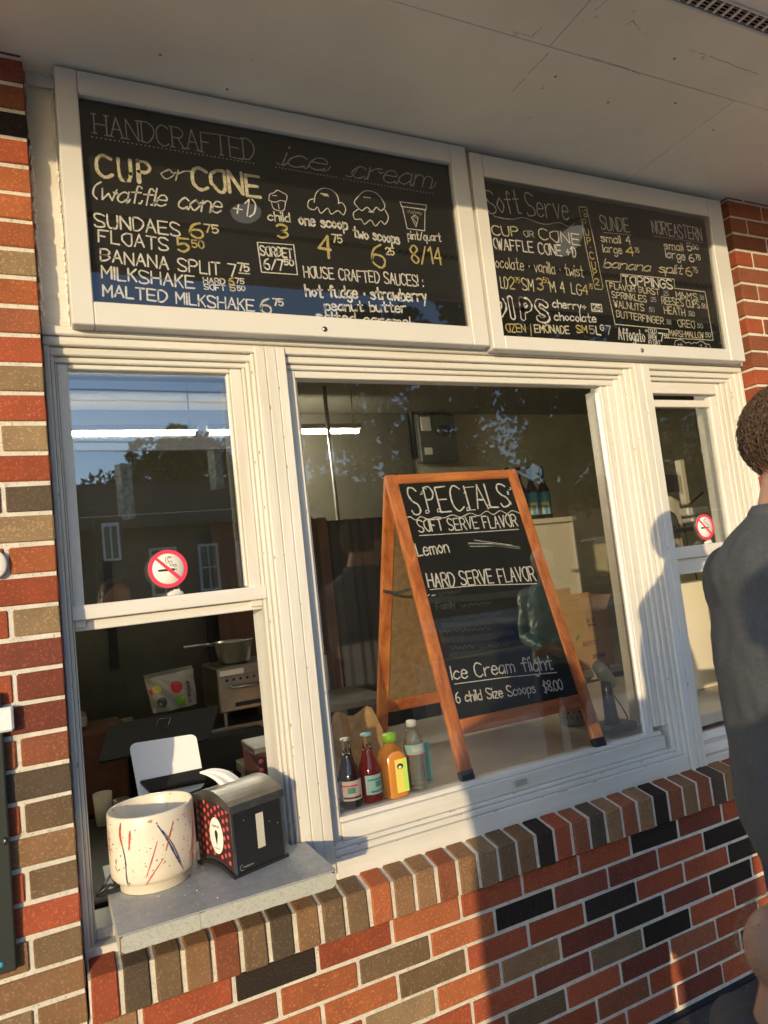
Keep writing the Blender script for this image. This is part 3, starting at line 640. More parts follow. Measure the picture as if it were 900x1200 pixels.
W("banana split", 707, 313.3, 799, 321.5, 10, cream, .0027, script=True); W("6", 804, 322.5, 811, 323.2, 9.5, gold, .0036); W("75", 812, 319.3, 817.5, 320, 6, cream, .002)
draw(P2, b2, [[(727.4, 330.8), (727.4, 321), (789.7, 327.3), (790.5, 338), (826, 342), (835.6, 398.8), (783, 396), (783.5, 386), (720.6, 380), (709.6, 329), (727.4, 330.8)]], cream, .0030)
W("TOPPINGS", 730.6, 332.5, 788, 338.7, 9.5, w=.0042)
for s, a, m, ww in (("FLAVOR BURST", (715, 338.3, 772.7, 346, 6.5), cream, .0023), (".25", (777, 346, 783.7, 346.8, 5), thin, .0016), ("SPRINKLES", (717.4, 348.7, 757.6, 354.2, 7), cream, .0023), (".25", (762, 353.4, 769, 354, 5), thin, .0016),
    ("WALNUTS", (719.7, 359.7, 754.8, 364.8, 7.5), cream, .0023), (".50", (760.4, 365, 767, 365.6, 5), thin, .0016), ("BUTTERFINGER", (722.7, 371.8, 777.8, 380.3, 7.5), cream, .0023), (".50", (781, 379.6, 786.4, 380.3, 5), thin, .0016),
    ("M&M'S", (792.6, 348.5, 817.5, 351.5, 6.5), cream, .0023), (".50", (820, 350.6, 824.7, 351.2, 4.5), thin, .0016), ("REESE'S CUPS", (775.8, 356, 820, 361.4, 8), cream, .0024), (".50", (822, 360.8, 828, 361.6, 5), cream, .0018),
    ("HEATH", (778.6, 367.3, 803, 370.4, 8), cream, .0023), (".50", (807, 370, 813.7, 370.8, 5), cream, .0018), ("OREO", (794.6, 382.5, 814.3, 385, 8), cream, .0023), (".50", (817, 384, 823.7, 384.8, 5), thin, .0018), ("MARSHMALLOW", (785, 393.5, 824.7, 396.5, 6.5), cream, .0021), (".50", (826.4, 395, 833, 395.6, 5), cream, .0018),
    ("Affogato", (725, 397.3, 756, 400.5, 13), 'chalk_white', .0034), ("*", (756.6, 392, 759, 392.2, 6), 'chalk_white', .002), ("COLD", (760, 390.3, 769.5, 391, 5), 'chalk_white', .002), ("BREW", (760, 397, 769.5, 397.8, 5), 'chalk_white', .002), ("FLOAT", (760.4, 403.6, 774, 404.4, 5), 'chalk_white', .002),
    ("7", (772.6, 399.6, 778, 400, 9), 'chalk_white', .0034), ("50", (778.6, 396, 783, 396.4, 5), 'chalk_white', .0022)): W(s, *a, m=m, w=ww)
draw(P2, b2, [[(790.5, 405), (791, 400), (795, 398.3), (799, 398.5), (803, 402), (807, 401), (810, 403), (813, 401.5), (817, 402), (820, 399.8), (824, 401), (827, 403.3), (831, 403.8), (832.5, 408)]], w=.0022, smooth=True)
draw(P2, b2, [[(795, 402.5), (795, 406)], [(798, 402), (798.4, 406)], [(794, 404), (800, 404.4)], [(820, 405), (822, 404), (822, 408)], [(826, 407), (827.5, 405.3), (828.6, 408.5)], [(806, 406.5), (806.3, 407.5)], [(812, 406.5), (812.3, 408)]], w=.0018)
# ================================================================= ROOM BEHIND THE WINDOWS
mat('room_wall', (.66, .60, .42), .5, var=.35, vscale=1.8, bump=.1, bscale=20); mat('room_ceiling', (.22, .20, .15), .8); mat('room_floor', (.12, .10, .08), .6)
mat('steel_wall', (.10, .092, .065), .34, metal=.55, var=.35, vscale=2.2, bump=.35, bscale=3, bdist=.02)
mat('worktop', (.52, .47, .38), .35, var=.2, vscale=6, bump=.05, bscale=30, speck=((.30, .27, .22), 60, .7))
mat('cabinet_white', (.66, .62, .52), .5, var=.06, vscale=3); mat('cloth_black', (.022, .022, .026), .9, bump=.3, bscale=30)
mat('paper', (.62, .58, .48), .8, var=.1, vscale=10); mat('print_grey', (.25, .23, .2), .8); mat('wood_dark', (.10, .045, .02), .6, var=.4, vscale=5, stretch=(8, 8, .6))
mat('panel_grey', (.11, .108, .09), .5, var=.2, vscale=12)
room = struct('interior_wall', MB().box(-1.35, 4.6, 2.60, 2.70, -.1, 2.72), 'room_wall')
struct('interior_wall', MB().box(-1.45, -1.35, .2, 2.7, -.1, 2.72), 'room_wall'); struct('interior_wall', MB().box(4.6, 4.7, .2, 2.7, -.1, 2.72), 'room_wall')
struct('interior_wall', MB().box(-1.45, -.0995, .121, .24, -.1, 2.72).box(2.3425, 4.7, .121, .24, -.1, 2.72).box(-.0985, 2.3415, .125, .24, -.1, .628).box(-.0985, 2.3415, .13, .24, 2.054, 2.72), 'room_wall')
struct('interior_ceiling', MB().box(-1.45, 4.7, .2, 2.7, 2.52, 2.60), 'room_ceiling'); struct('interior_floor', MB().box(-1.45, 4.7, .2, 2.7, -.1, -.02), 'room_floor')
emis('tube_glow', (1.0, .93, .74), 110)
for x0, x1, lab in ((-1.25, .655, 'left fluorescent ceiling tube seen through the top of the left window'), (.70, 1.605, 'right fluorescent ceiling tube ending behind the top left of the centre window')):
    t = thing('tube_light', lab, 'tube light', ((x0 + x1) / 2, 2.0, 2.262), 'fluorescent tubes in the room')
    part('lamp_tube', MB().tube([(x0 + .02, 2.0, 2.262), (x1 - .02, 2.0, 2.262)], .0095, 12), 'tube_glow', t)
    part('housing', MB().box(x0, x1, 1.982, 2.018, 2.275, 2.305, bev=.004), 'room_ceiling', t)
    for x in (x0 + .25, x1 - .04): part('hanger', MB().tube([(x, 2.0, 2.305), (x, 2.0, 2.53)], .004, 6), 'steel', t)
# worktop behind the centre and right windows
wt = thing('worktop', 'pale counter inside the centre and right windows carrying the specials board', 'counter', (1.4, .4, .785))
part('top', MB().box(.470, 2.9, .128, .98, .745, .785, bev=.004), 'worktop', wt); part('front_panel', MB().box(.48, 2.88, .93, .95, .0, .744), 'cabinet_white', wt)
bc = thing('back_counter', 'shelf counter against the rear of the room holding the kraft carton', 'counter', (2.6, 1.45, .80))
part('top', MB().box(1.9, 4.3, 1.12, 1.75, .775, .812, bev=.004), 'cabinet_white', bc); part('base', MB().box(1.95, 4.25, 1.2, 1.74, 0, .774), 'room_wall', bc)
cb = thing('cabinet', 'tall white cabinet lit by the sun behind the right side of the specials board', 'cabinet', (2.4, 1.6, .8))
part('side_panel', MB().box(2.10, 2.735, 1.60, 1.615, .815, 1.600, bev=.002), 'cabinet_white', cb)
part('edge_strip', MB().box(2.7355, 2.752, 1.585, 1.98, .815, 1.600, bev=.002), 'paint_smooth', cb)
part('shelf', MB().box(2.08, 2.758, 1.56, 1.99, 1.601, 1.630, bev=.003), 'cabinet_white', cb)
part('shelf_end', MB().box(2.10, 2.752, 1.93, 1.95, 1.631, 1.745), 'cabinet_white', cb)
# syrup bottles on the cabinet
mat('glass_dark', (.03, .015, .01), .08, coat=.5); mat('label_blue', (.05, .28, .42), .5); mat('label_yellow', (.75, .62, .12), .5); mat('label_cream', (.75, .72, .6), .6)
def syrup(x, y, z, label):
    t = thing('syrup_bottle', label, 'bottle', (x, y, z), 'syrup bottles on the white cabinet')
    part('body', MB().lathe([(0, .001), (.036, .002), (.038, .01), (.038, .165), (.034, .19), (.018, .225), (.0145, .25), (.0145, .272)], (x, y, z), n=20), 'glass_dark', t)
    part('cap', MB().lathe([(.017, .272), (.0175, .31), (.015, .325), (0, .326)], (x, y, z), n=16), 'cloth_black', t)
    lb = MB(); lb2 = MB(); lb3 = MB()
    def band(mb, a0, a1, z0, z1, r):
        vs = []; n = 10
        for i in range(n + 1): a = a0 + (a1 - a0) * i / n; vs += [(x + r * math.cos(a), y + r * math.sin(a), z + z0), (x + r * math.cos(a), y + r * math.sin(a), z + z1)]
        mb.add(vs, [(2 * i, 2 * i + 2, 2 * i + 3, 2 * i + 1) for i in range(n)], True)
    a = math.radians(-125)
    band(lb, a - .9, a + .9, .03, .165, .0388); part('label_print', lb, 'label_blue', t)
    band(lb2, a - .6, a + .6, .085, .105, .0392); part('label_band', lb2, 'label_yellow', t)
    band(lb3, a - .62, a - .25, .035, .080, .0393); band(lb3, a + .35, a + .5, .03, .1, .0393); part('label_text', lb3, 'label_cream', t)
for i, (x, lab) in enumerate(((2.46, 'blue labelled syrup bottle partly hidden by the orange wood frame'), (2.545, 'second dark syrup bottle, in the middle of the row on the cabinet'), (2.635, 'dark syrup bottle nearest the right end of the white cabinet top'))):
    syrup(x, 1.68 + i * .002, 1.631, lab)
syrup(2.385, 1.69, 1.631, 'leftmost syrup bottle, only its neck showing beside the wood frame')
# kraft carton
bx = thing('cardboard_box', 'tall kraft cardboard carton with an open flap beside the specials board', 'box', (2.42, 1.30, .812))
x0, x1, y0, y1, z0, z1 = 2.13, 2.535, 1.16, 1.44, .8125, 1.100
part('carton', MB().box(x0, x1, y0, y1, z0, z1, bev=.003), 'card_kraft', bx)
mb = MB(); mb.box(x0, x1 - .10, y0 + .001, y0 + .005, z1 + .0015, z1 + .10, bev=.001, M=Matrix.Translation((x0, y0, z1)) @ Matrix.Rotation(-.08, 4, 'X') @ Matrix.Translation((-x0, -y0, -z1))); part('flap', mb, 'card_kraft', bx)
part('flap', MB().box(x0 + .05, x1 - .004, y1 - .006, y1 - .001, z1 + .0015, z1 + .12, bev=.001), 'card_kraft', bx); part('flap', MB().prism([(x1 - .002, y0 + .01, z1 + .002), (x1 - .002, y1 - .01, z1 + .002), (x1 + .05, y1 - .02, z1 + .07), (x1 + .05, y0 + .02, z1 + .07)], (.004, 0, .002)), 'card_kraft', bx)
PB = Plane2((x0, y0 - .0006, z0), (1, 0, 0), (0, 0, 1), (0, -1, 0))
def flat_text(pl, parent, s, a, b, w, h, m, lw, **k):
    st, tot = textlines(s, **k); mb = MB()
    for q in st: ribbon(mb, pl, [(a + X / tot * w, b + Y / 8 * h) for X, Y in q], lw, .0003)
    return part('printing', mb, m, parent, normals=False)
flat_text(PB, bx, "BERTO", .205, .115, .10, .022, 'ink', .0028); flat_text(PB, bx, "12 OZ", .25, .235, .055, .016, 'ink', .003); flat_text(PB, bx, "White", .255, .212, .05, .014, 'ink', .003)
flat_text(PB, bx, "www", .12, .355, .10, .006, 'ink', .0015)
mb = MB()
for i in range(14): mb.box(x0 + .262 + i * .0058, x0 + .262 + i * .0058 + random.choice((.0018, .0032)), y0 - .0012, y0 - .0004, z0 + .045, z0 + .068)
part('barcode', mb, 'ink', bx, kind='stuff')
mb = MB(); L = [(x0 + .165, z0 + .148), (x0 + .178, z0 + .158), (x0 + .192, z0 + .180), (x0 + .176, z0 + .176), (x0 + .166, z0 + .165)]; mb.prism([(a, y0 - .0012, b) for a, b in L], (0, .0008, 0)); part('leaf_mark', mb, 'green_ink', bx)
mat('chalk_smear', (.030, .032, .029), .8, vscale=25, col2=(.018, .019, .017), stretch=(1, 4, 4))
# ================================================================= A-FRAME SPECIALS BOARD
AO = V((.924, .107, .7855)); yaw, lean, AW, AH = -.0361, .3045, .536, 1.0037
au = V((math.cos(yaw), math.sin(yaw), 0)); an = V((-math.sin(yaw), math.cos(yaw), 0)); av = V((0, 0, 1)) * math.cos(lean) + an * math.sin(lean); aN = au.cross(av)   # aN points to the viewer
if aN.dot(CP - AO) < 0: aN = -aN
MA = Matrix((au.to_4d(), av.to_4d(), aN.to_4d(), (0, 0, 0, 1))).transposed(); MA.translation = AO
for i in range(3): MA[3][i] = 0
MA[3][3] = 1; MA = Matrix(((au.x, av.x, aN.x, AO.x), (au.y, av.y, aN.y, AO.y), (au.z, av.z, aN.z, AO.z), (0, 0, 0, 1)))
af = thing('sandwich_board', 'orange wood A-frame chalkboard headed specials standing behind the centre window', 'A-frame sign', AO)
T = .020; WD = .043
def ab(M, *b, bev=.0035): return MB().box(b[0], b[1], b[4], b[5], b[2], b[3], bev=bev, M=M @ Matrix(((1, 0, 0, 0), (0, 0, 1, 0), (0, 1, 0, 0), (0, 0, 0, 1)))) if False else MB().box(b[0], b[1], b[2], b[3], b[4], b[5], bev=bev, M=M)
part('leg', ab(MA, 0, WD, .022, AH, -T, 0), 'frame_wood', af); part('leg', ab(MA, AW - WD, AW, .022, AH, -T, 0), 'frame_wood', af)
part('top_rail', ab(MA, WD + .0005, AW - WD - .0005, AH - .035, AH - .0005, -T + .0005, -.0006), 'frame_wood_h', af)
part('bottom_rail', ab(MA, WD + .0005, AW - WD - .0005, .128, .172, -T + .0005, -.0006), 'frame_wood_h', af)
part('chalkboard', ab(MA, WD - .001, AW - WD + .001, .171, AH - .034, -.014, -.006, bev=0), 'slate', af)
for a in (-.001, AW - WD - .001): part('rubber_foot', ab(MA, a, a + WD + .002, -.002, .030, -T - .001, .0015, bev=.003), 'black_rubber', af)
# rear leaf
top = AO + av * (AH - .004) - aN * T; foot_y = .74
rv = V((0, foot_y, .7855)) - V((0, top.y, top.z)); hh = rv.length; rv.normalize(); rv = -rv; rN = -au.cross(rv)
MR = Matrix(((au.x, rv.x, rN.x, 0), (au.y, rv.y, rN.y, 0), (au.z, rv.z, rN.z, 0), (0, 0, 0, 1))); MR.translation = top - rv * hh
for a in (0, AW - WD): part('leg', ab(MR, a, a + WD, .0, hh, -T, 0), 'frame_wood', af)
part('top_rail', ab(MR, WD + .0005, AW - WD - .0005, hh - .035, hh, -T, -.0006), 'frame_wood_h', af); part('bottom_rail', ab(MR, WD + .0005, AW - WD - .0005, .128, .172, -T, -.0006), 'frame_wood_h', af)
part('back_panel', ab(MR, WD - .001, AW - WD + .001, .171, hh - .034, -.013, -.007, bev=0), 'hardboard', af)
for a in (.006, AW - .03):
    h = ab(MA, a, a + .024, AH - .05, AH - .004, -T - .004, -T - .001, bev=.001); part('hinge', h, 'steel_dark', af)
part('hinge', MB().tube([MA @ V((-.002, AH - .003, -T - .003)), MA @ V((.045, AH - .003, -T - .003))], .0035, 8), 'steel_dark', af)
# strap brace between the leaves
pa = MA @ V((.006, .60, -T - .001)); pb = MR @ V((.004, hh - .40, -T * .5)); mid = (pa + pb) / 2 + V((0, 0, -.012))
mb = MB()
for a, b in ((pa, mid), (mid, pb)):
    d = (b - a).normalized(); s = au * .0015; hgt = d.cross(au).normalized() * .0055; mb.add([a - s - hgt, a + s - hgt, a + s + hgt, a - s + hgt, b - s - hgt, b + s - hgt, b + s + hgt, b - s + hgt], [(0, 1, 2, 3), (4, 7, 6, 5), (0, 4, 5, 1), (1, 5, 6, 2), (2, 6, 7, 3), (3, 7, 4, 0)])
part('brace', mb, 'steel_dark', af)
PA = Plane2(AO - aN * .0056, au, av, aN)
W = lambda *a, **k: write(PA, af, *a, **k)
for s, x, y, c in (('S', 484, 603.5, 30), ('P', 503, 601, 28), ('E', 516.5, 599.5, 28), ('C', 533, 599, 27), ('I', 551, 598, 27), ('A', 560, 596, 27), ('L', 575, 595, 27), ('S', 588, 593, 25)):
    wd = {'I': .6, 'S': 10, 'A': 12, 'C': 12, 'E': 12, 'P': 10, 'L': 9}[s]
    W(s, x, y, x + wd, y - wd * .06, c, w=.0042)
    if s in 'PEIL': draw(PA, af, [[(x - 1, y), (x - 3.5, y + .5), (x - 4, y - 2.5), (x - 2, y - 3)]], w=.003, smooth=True)
    if s in 'PEI': draw(PA, af, [[(x - 3.6, y - c), (x - 7, y - c - .3), (x - 7.5, y - c + 3)]] if s != 'I' else [[(x - 8, y - c + .5), (x + 4, y - c - .5)], [(x - 4, y), (x + 6, y - .6)]], w=.003, smooth=True)
    if s in 'SC': draw(PA, af, [[(x + wd - .6, y - c + 3), (x + wd + 1, y - c + 5), (x + wd - 1.6, y - c + 6)]], w=.003, smooth=True)
W(":", 598.5, 591, 599.5, 591, 22, w=.005)
draw(PA, af, [[(475, 609), (480, 605.5), (487, 609.5), (493, 605.5), (502, 608.5), (512, 606), (520, 607), (530, 603.5), (540, 606), (551, 601.5), (561, 604.5), (570, 599), (578, 603), (586, 598.5), (594, 602), (600, 598.5), (609, 601.5)]], w=.0032, smooth=True)
W("SOFT SERVE FLAVOR", 491, 623, 607, 617, 13, w=.0034); draw(PA, af, [[(491.5, 627.7), (545, 624.5), (607.5, 620.3)]], w=.003)
W("Lemon", 490, 651.7, 526.5, 646.5, 14, w=.0034)
draw(PA, af, [[(551, 640.5), (580, 640), (609, 643)], [(549, 636.5), (575, 637), (608, 641)], [(556, 633), (600, 639)]], 'chalk_white', .0022); draw(PA, af, [[(549, 638.5), (580, 638.8), (609, 641.5)]], 'chalk_faint', .009)
W("HARD SERVE FLAVOR", 502.5, 688.5, 628, 680, 15.5, w=.0036); draw(PA, af, [[(504, 691), (560, 686), (629, 684)]], w=.003)
draw(PA, af, [[(500, 698.5), (503, 697)], [(506, 698), (510, 697.2)]], 'chalk_white', .003)
W("Family", 512, 715, 534, 712, 8, m='chalk_faint', w=.003)
draw(PA, af, [squig(*a_) for a_ in ((514, 696, 540, 693, 2.5, 5), (540, 710, 575, 706, 2.2, 6), (530, 725, 588, 719, 2.2, 10), (515, 741, 575, 736, 2.4, 10), (528, 760, 556, 757, 2.6, 5), (562, 759, 596, 755, 2.6, 6))], 'chalk_faint', .0032, smooth=True)
draw(PA, af, [[(505, 703), (560, 700), (620, 694)], [(520, 733), (580, 727), (615, 729)], [(530, 768), (575, 765), (625, 757)], [(520, 750), (560, 748), (600, 741)]], 'chalk_smear', .022, lift=.0004)
W("Ice Cream flight", 530, 796, 648, 783.5, 15, w=.0034); draw(PA, af, [[(532.7, 801.7), (590, 794), (652.3, 788)]], w=.003)
W("6 child Size Scoops  $8.00", 535, 823.5, 660, 808, 11.5, w=.003)
# ================================================================= DRINK BOTTLES
mat('cola', (.015, .006, .004), .06, coat=.6); mat('cherry', (.16, .008, .01), .06, coat=.6); mat('juice', (.55, .22, .04), .2, coat=.3); mat('cap_silver', (.55, .53, .5), .35, metal=.9); mat('cap_blue', (.25, .50, .58), .4)
mat('cap_green', (.30, .62, .05), .4); mat('label_pink', (.74, .60, .58), .6); mat('label_aqua', (.42, .68, .68), .6); mat('label_lime', (.45, .68, .10), .6); mat('label_red', (.7, .08, .08), .6); mat('teal', (.1, .35, .3), .5)
m = bpy.data.materials.new('clear_glass'); m.use_nodes = True; b = m.node_tree.nodes['Principled BSDF']; b.inputs['Roughness'].default_value = .02; b.inputs['Transmission Weight'].default_value = 1; b.inputs['IOR'].default_value = 1.33; b.inputs['Base Color'].default_value = (.92, .95, .93, 1); MATS['clear_glass'] = m
def band(mb, c, a0, a1, z0, z1, r, n=12):
    vs = []
    for i in range(n + 1): a = a0 + (a1 - a0) * i / n; vs += [(c[0] + r * math.cos(a), c[1] + r * math.sin(a), c[2] + z0), (c[0] + r * math.cos(a), c[1] + r * math.sin(a), c[2] + z1)]
    mb.add(vs, [(2 * i, 2 * i + 2, 2 * i + 3, 2 * i + 1) for i in range(n)], True); return mb
ZB = .7865
def soda(x, y, liquid, cap, lab, label, ang):
    c = (x, y, ZB); t = thing('soda_bottle', label, 'bottle', c, 'drinks lined up behind the centre window')
    part('body', MB().lathe([(0, 0), (.026, .001), (.0295, .006), (.0305, .03), (.0305, .088), (.028, .108), (.019, .138), (.0145, .160), (.0135, .168)], c, n=24), liquid, t)
    part('neck', MB().lathe([(.0133, .168), (.0125, .200), (.0135, .203), (.0125, .207)], c, n=20), 'clear_glass', t)
    part('cap', MB().lathe([(.0125, .206), (.0158, .207), (.0158, .2115), (.0135, .2145), (0, .215)], c, n=21), cap, t)
    l = part('label_paper', band(MB(), c, ang - 1.25, ang + 1.25, .028, .088, .0308), lab, t)
    ar = band(MB(), c, ang - 1.0, ang + .6, .071, .076, .0311); part('printing', ar, 'label_red' if lab == 'label_pink' else 'label_blue', l)
    part('printing', band(MB(), c, ang - .35, ang + .35, .050, .068, .0311, 8), 'teal', l); part('printing', band(MB(), c, ang - .8, ang + .9, .034, .040, .0311), 'ink' if lab == 'label_pink' else 'label_blue', l); t.scale = (1.03, 1.03, .86)
A0 = math.radians(-112)
soda(.530, .155, 'cola', 'cap_silver', 'label_pink', 'dark soda bottle mostly hidden behind the window post, leftmost of the drinks', A0 + .3)
soda(.590, .143, 'cola', 'cap_silver', 'label_pink', 'dark soda bottle with a silver cap and a pale pink label', A0 + .1)
soda(.655, .150, 'cherry', 'cap_blue', 'label_aqua', 'red soda bottle with a pale blue cap and an aqua label', A0 + .75)
# juice bottle (rounded square)
c = (.722, .140, ZB); t = thing('juice_bottle', 'square orange juice bottle with a bright green cap and yellow label', 'bottle', c, 'drinks lined up behind the centre window')
def sq(r, z, p=4):
    return [V((c[0] + r * math.copysign(abs(math.cos(a)) ** (2 / p), math.cos(a)), c[1] + r * math.copysign(abs(math.sin(a)) ** (2 / p), math.sin(a)), c[2] + z)) for a in [2 * PI * (k + .5) / 28 for k in range(28)]]
rg = [sq(.028, 0), sq(.033, .005), sq(.033, .125), sq(.029, .143, 3), sq(.017, .160, 2), sq(.0165, .170, 2)]; vs = [p for r in rg for p in r]; n = 28
mb = MB().add(vs, [(i * n + k, i * n + (k + 1) % n, (i + 1) * n + (k + 1) % n, (i + 1) * n + k) for i in range(5) for k in range(n)] + [tuple(range(n))[::-1], tuple(5 * n + k for k in range(n))], True)
part('body', mb, 'juice', t); part('cap', MB().lathe([(.0195, .170), (.0198, .192), (.017, .195), (0, .195)], c, n=24), 'cap_green', t)
l = part('label_paper', MB().box(c[0] - .008, c[0] + .027, c[1] - .0345, c[1] - .0335, ZB + .018, ZB + .12, bev=.0003), 'label_yellow', t); part('printing', MB().box(c[0] + .013, c[0] + .0265, c[1] - .0351, c[1] - .0347, ZB + .021, ZB + .117), 'label_lime', l)
part('printing', MB().lathe([(.009, 0), (.009, .0008), (0, .0008)], (c[0] + .006, c[1] - .0347, ZB + .098), n=14, M=Matrix.Rotation(PI / 2, 3, 'X')), 'ink', l); part('printing', MB().lathe([(.005, 0), (.005, .0006), (0, .0006)], (c[0] + .006, c[1] - .0357, ZB + .095), n=12, M=Matrix.Rotation(PI / 2, 3, 'X')), 'label_cream', l)
t.scale = (1.05, 1.05, .88)
# water bottle
c = (.800, .150, ZB); t = thing('water_bottle', 'clear ribbed plastic water bottle with a white cap, last of the drinks', 'bottle', c, 'drinks lined up behind the centre window')
pr = [(0, .002), (.024, .001), (.029, .008)]; z = .012
while z < .105: pr += [(.0300, z), (.0282, z + .005)]; z += .010
pr += [(.030, .110), (.0305, .150), (.029, .168), (.022, .188), (.0135, .200), (.0125, .204)]
part('body', MB().lathe(pr, c, n=28), 'clear_plastic', t); part('cap', MB().lathe([(.0145, .203), (.0145, .219), (.013, .2215), (0, .222)], c, n=24), 'white_plastic', t)
l = part('label_paper', band(MB(), c, -3.0, .6, .112, .148, .0309, 18), 'label_aqua', t); part('printing', band(MB(), c, -3.0, .6, .112, .117, .0312, 18), 'label_red', l); part('printing', band(MB(), c, -2.2, -1.2, .126, .138, .0312, 8), 'label_cream', l)
t.scale = (1.0, 1.0, .87)
# teal box edge beside the water and paper bag behind the drinks
solo('carton', MB().box(.850, .875, .19, .23, ZB, ZB + .11, bev=.003), 'teal', 'small teal carton just behind the clear water bottle', 'carton')
mb = MB(); random.seed(3)
nx, nz = 10, 9
def sheet(f, nx, nz, th=.002):
    vs = [f(i / (nx - 1), j / (nz - 1)) for j in range(nz) for i in range(nx)]
    return vs, [(j * nx + i, j * nx + i + 1, (j + 1) * nx + i + 1, (j + 1) * nx + i) for j in range(nz - 1) for i in range(nx - 1)]
for side in (0, 1, 2):
    def f(u, v, side=side):
        wd = .16 - .05 * v * v; x = .735 + (u - .5) * wd * 1.25 - .03 * v + .02 * v * v * (1 if side else .4)
        y = .36 + (.08 * side) - .03 * v * (1 if side else -1) + .012 * math.sin(7 * u + 5 * v + side) + .01 * noise.noise(V((u * 5, v * 5, side)))
        return V((x, y, ZB + .20 * v * (1 - .12 * side) + .012 * math.sin(9 * u + side)))
    mb.add(*sheet(f, nx, nz), smooth=False)
mb.prism([(.635, .36, ZB), (.635, .44, ZB), (.64, .44, ZB + .17), (.64, .37, ZB + .17)], (.002, 0, 0))
pbag = solo('paper_bag', mb, 'card_kraft', 'crumpled open kraft paper bag behind the soda bottles', 'paper bag')
# barcode scanner on its stand
def boxm(mb, M, *b, bev=.003): return mb.box(*b, bev=bev, M=M)
sc = thing('barcode_scanner', 'grey and black barcode scanner on a square stand at the right of the counter', 'scanner', (1.585, .19, ZB))
M0 = Matrix.Translation((1.585, .19, ZB)) @ Matrix.Rotation(.12, 4, 'Z')
part('base', boxm(MB(), M0, -.07, .07, -.05, .055, 0, .032, bev=.006), 'black_plastic', sc)
part('post', MB().loft([(M0 @ V((0, .0, .030)), (.032, 0, 0), (0, .022, 0)), (M0 @ V((0, .0, .05)), (.026, 0, 0), (0, .019, 0)), (M0 @ V((-.003, 0, .14)), (.020, 0, 0), (0, .017, 0)), (M0 @ V((-.006, 0, .175)), (.018, 0, 0), (0, .015, 0))], 18), 'black_plastic', sc)
mat('scanner_grey', (.13, .14, .135), .45); a = M0 @ V((-.055, -.02, .235)); b_ = M0 @ V((.035, .02, .165)); d = (b_ - a).normalized(); s1 = d.orthogonal().normalized(); s2 = d.cross(s1)
part('head', MB().loft([(a, s1 * .018, s2 * .016), (a + d * .006, s1 * .024, s2 * .021), (a + d * .04, s1 * .027, s2 * .024), (b_, s1 * .031, s2 * .026), (b_ + d * .006, s1 * .028, s2 * .024)], 20), 'scanner_grey', sc)
part('cable', MB().tube([M0 @ V(p) for p in ((.03, .02, .18), (.06, .035, .22), (.075, .04, .17), (.06, .035, .12), (.082, .02, .07), (.095, .01, .03), (.09, .02, .006), (.05, .07, .004))], .0028, 8), 'black_plastic', sc)
# perforated steel cup
cp = thing('utensil_cup', 'perforated steel cup standing behind the right leg of the specials board', 'cup', (1.60, .40, ZB)); c = cp.location
part('body', MB().lathe([(0, .002), (.052, .001), (.055, .005), (.057, .15), (.060, .153), (.057, .155), (.053, .15), (.052, .01), (0, .008)], c, n=32), 'steel', cp)
mb = MB()
for r in range(6):
    for k in range(18):
        a = 2 * PI * (k + .5 * (r % 2)) / 18; R = .0568; d = V((math.cos(a), math.sin(a), 0)); s = V((-d.y, d.x, 0)); q = c + d * R + V((0, 0, .03 + r * .02)); mb.add([q + s * .0035 * math.cos(t) + V((0, 0, .0035 * math.sin(t))) + d * .0004 for t in (0, 1.05, 2.1, 3.14, 4.2, 5.25)], [(0, 1, 2, 3, 4, 5)])
part('hole', mb, 'sticker_black', cp, kind='stuff')
# electric panel, pipes, notices, curtain on the back wall
ep = thing('electrical_panel', 'grey electrical box with hoses high on the back wall above the specials board', 'electrical panel', (2.30, 2.58, 2.1))
def on_wall(px, py, y=2.59): return at(px, py, 1, y)
q0 = on_wall(486, 545); q1 = on_wall(520, 490)
part('case', MB().box(q0.x, q1.x + .02, 2.48, 2.56, q0.z, q1.z, bev=.008), 'panel_grey', ep); part('cover', MB().box(q0.x + .02, q0.x + .10, 2.47, 2.4795, q1.z - .12, q1.z - .02, bev=.003), 'cabinet_white', ep)
part('knob', MB().lathe([(.035, 0), (.03, .03), (0, .03)], (q0.x + .17, 2.4795, q1.z - .12), n=18, M=Matrix.Rotation(PI / 2, 3, 'X')), 'steel_dark', ep); part('label_paper', MB().box(q0.x + .03, q0.x + .09, 2.474, 2.4785, q0.z + .05, q0.z + .10), 'label_cream', ep)
for k, dx in enumerate((.16, .24, -.01)): part('conduit', MB().tube([(q0.x + dx, 2.54, q1.z + (-.02 if dx > 0 else -.3)), (q0.x + dx, 2.54, q1.z + .12), (q0.x + dx - .05, 2.54, q1.z + .20), (q0.x + dx - .3, 2.54, q1.z + .17)], .018, 8), 'black_plastic', ep)
pp = [on_wall(415, 405), on_wall(412, 520), on_wall(428, 690)]
mat('shade_olive', (.10, .09, .06), .6, var=.4, vscale=2); solo('dark_sheet', MB().box(1.125, 2.24, 2.565, 2.595, 0, 2.515), 'shade_olive', 'dark olive sheet added to dim the back wall behind the electrical box', 'dark sheet')  # olive sheet added over the pale wall to keep this side of the room dim
solo('wall_pipe', MB().tube([(1.36, 1.9, 2.5), (1.36, 1.9, 1.4), (1.36, 1.9, .1)], .012, 8), 'steel_dark', 'thin vertical pipe left of the specials board near the black curtain', 'pipe')
cu = MB(); n = 140; vs = []
for i in range(n + 1): x = 1.22 + .46 * i / n; y = 1.72 + .007 * math.sin(i * .33) + .008 * math.sin(i * .13); vs += [(x, y, .05), (x, y, 1.72)]
cu.add(vs, [(2 * i, 2 * i + 2, 2 * i + 3, 2 * i + 1) for i in range(n)], True)
solo('curtain', cu, 'cloth_black', 'dark curtain hanging in folds to the left of the specials board', 'curtain')
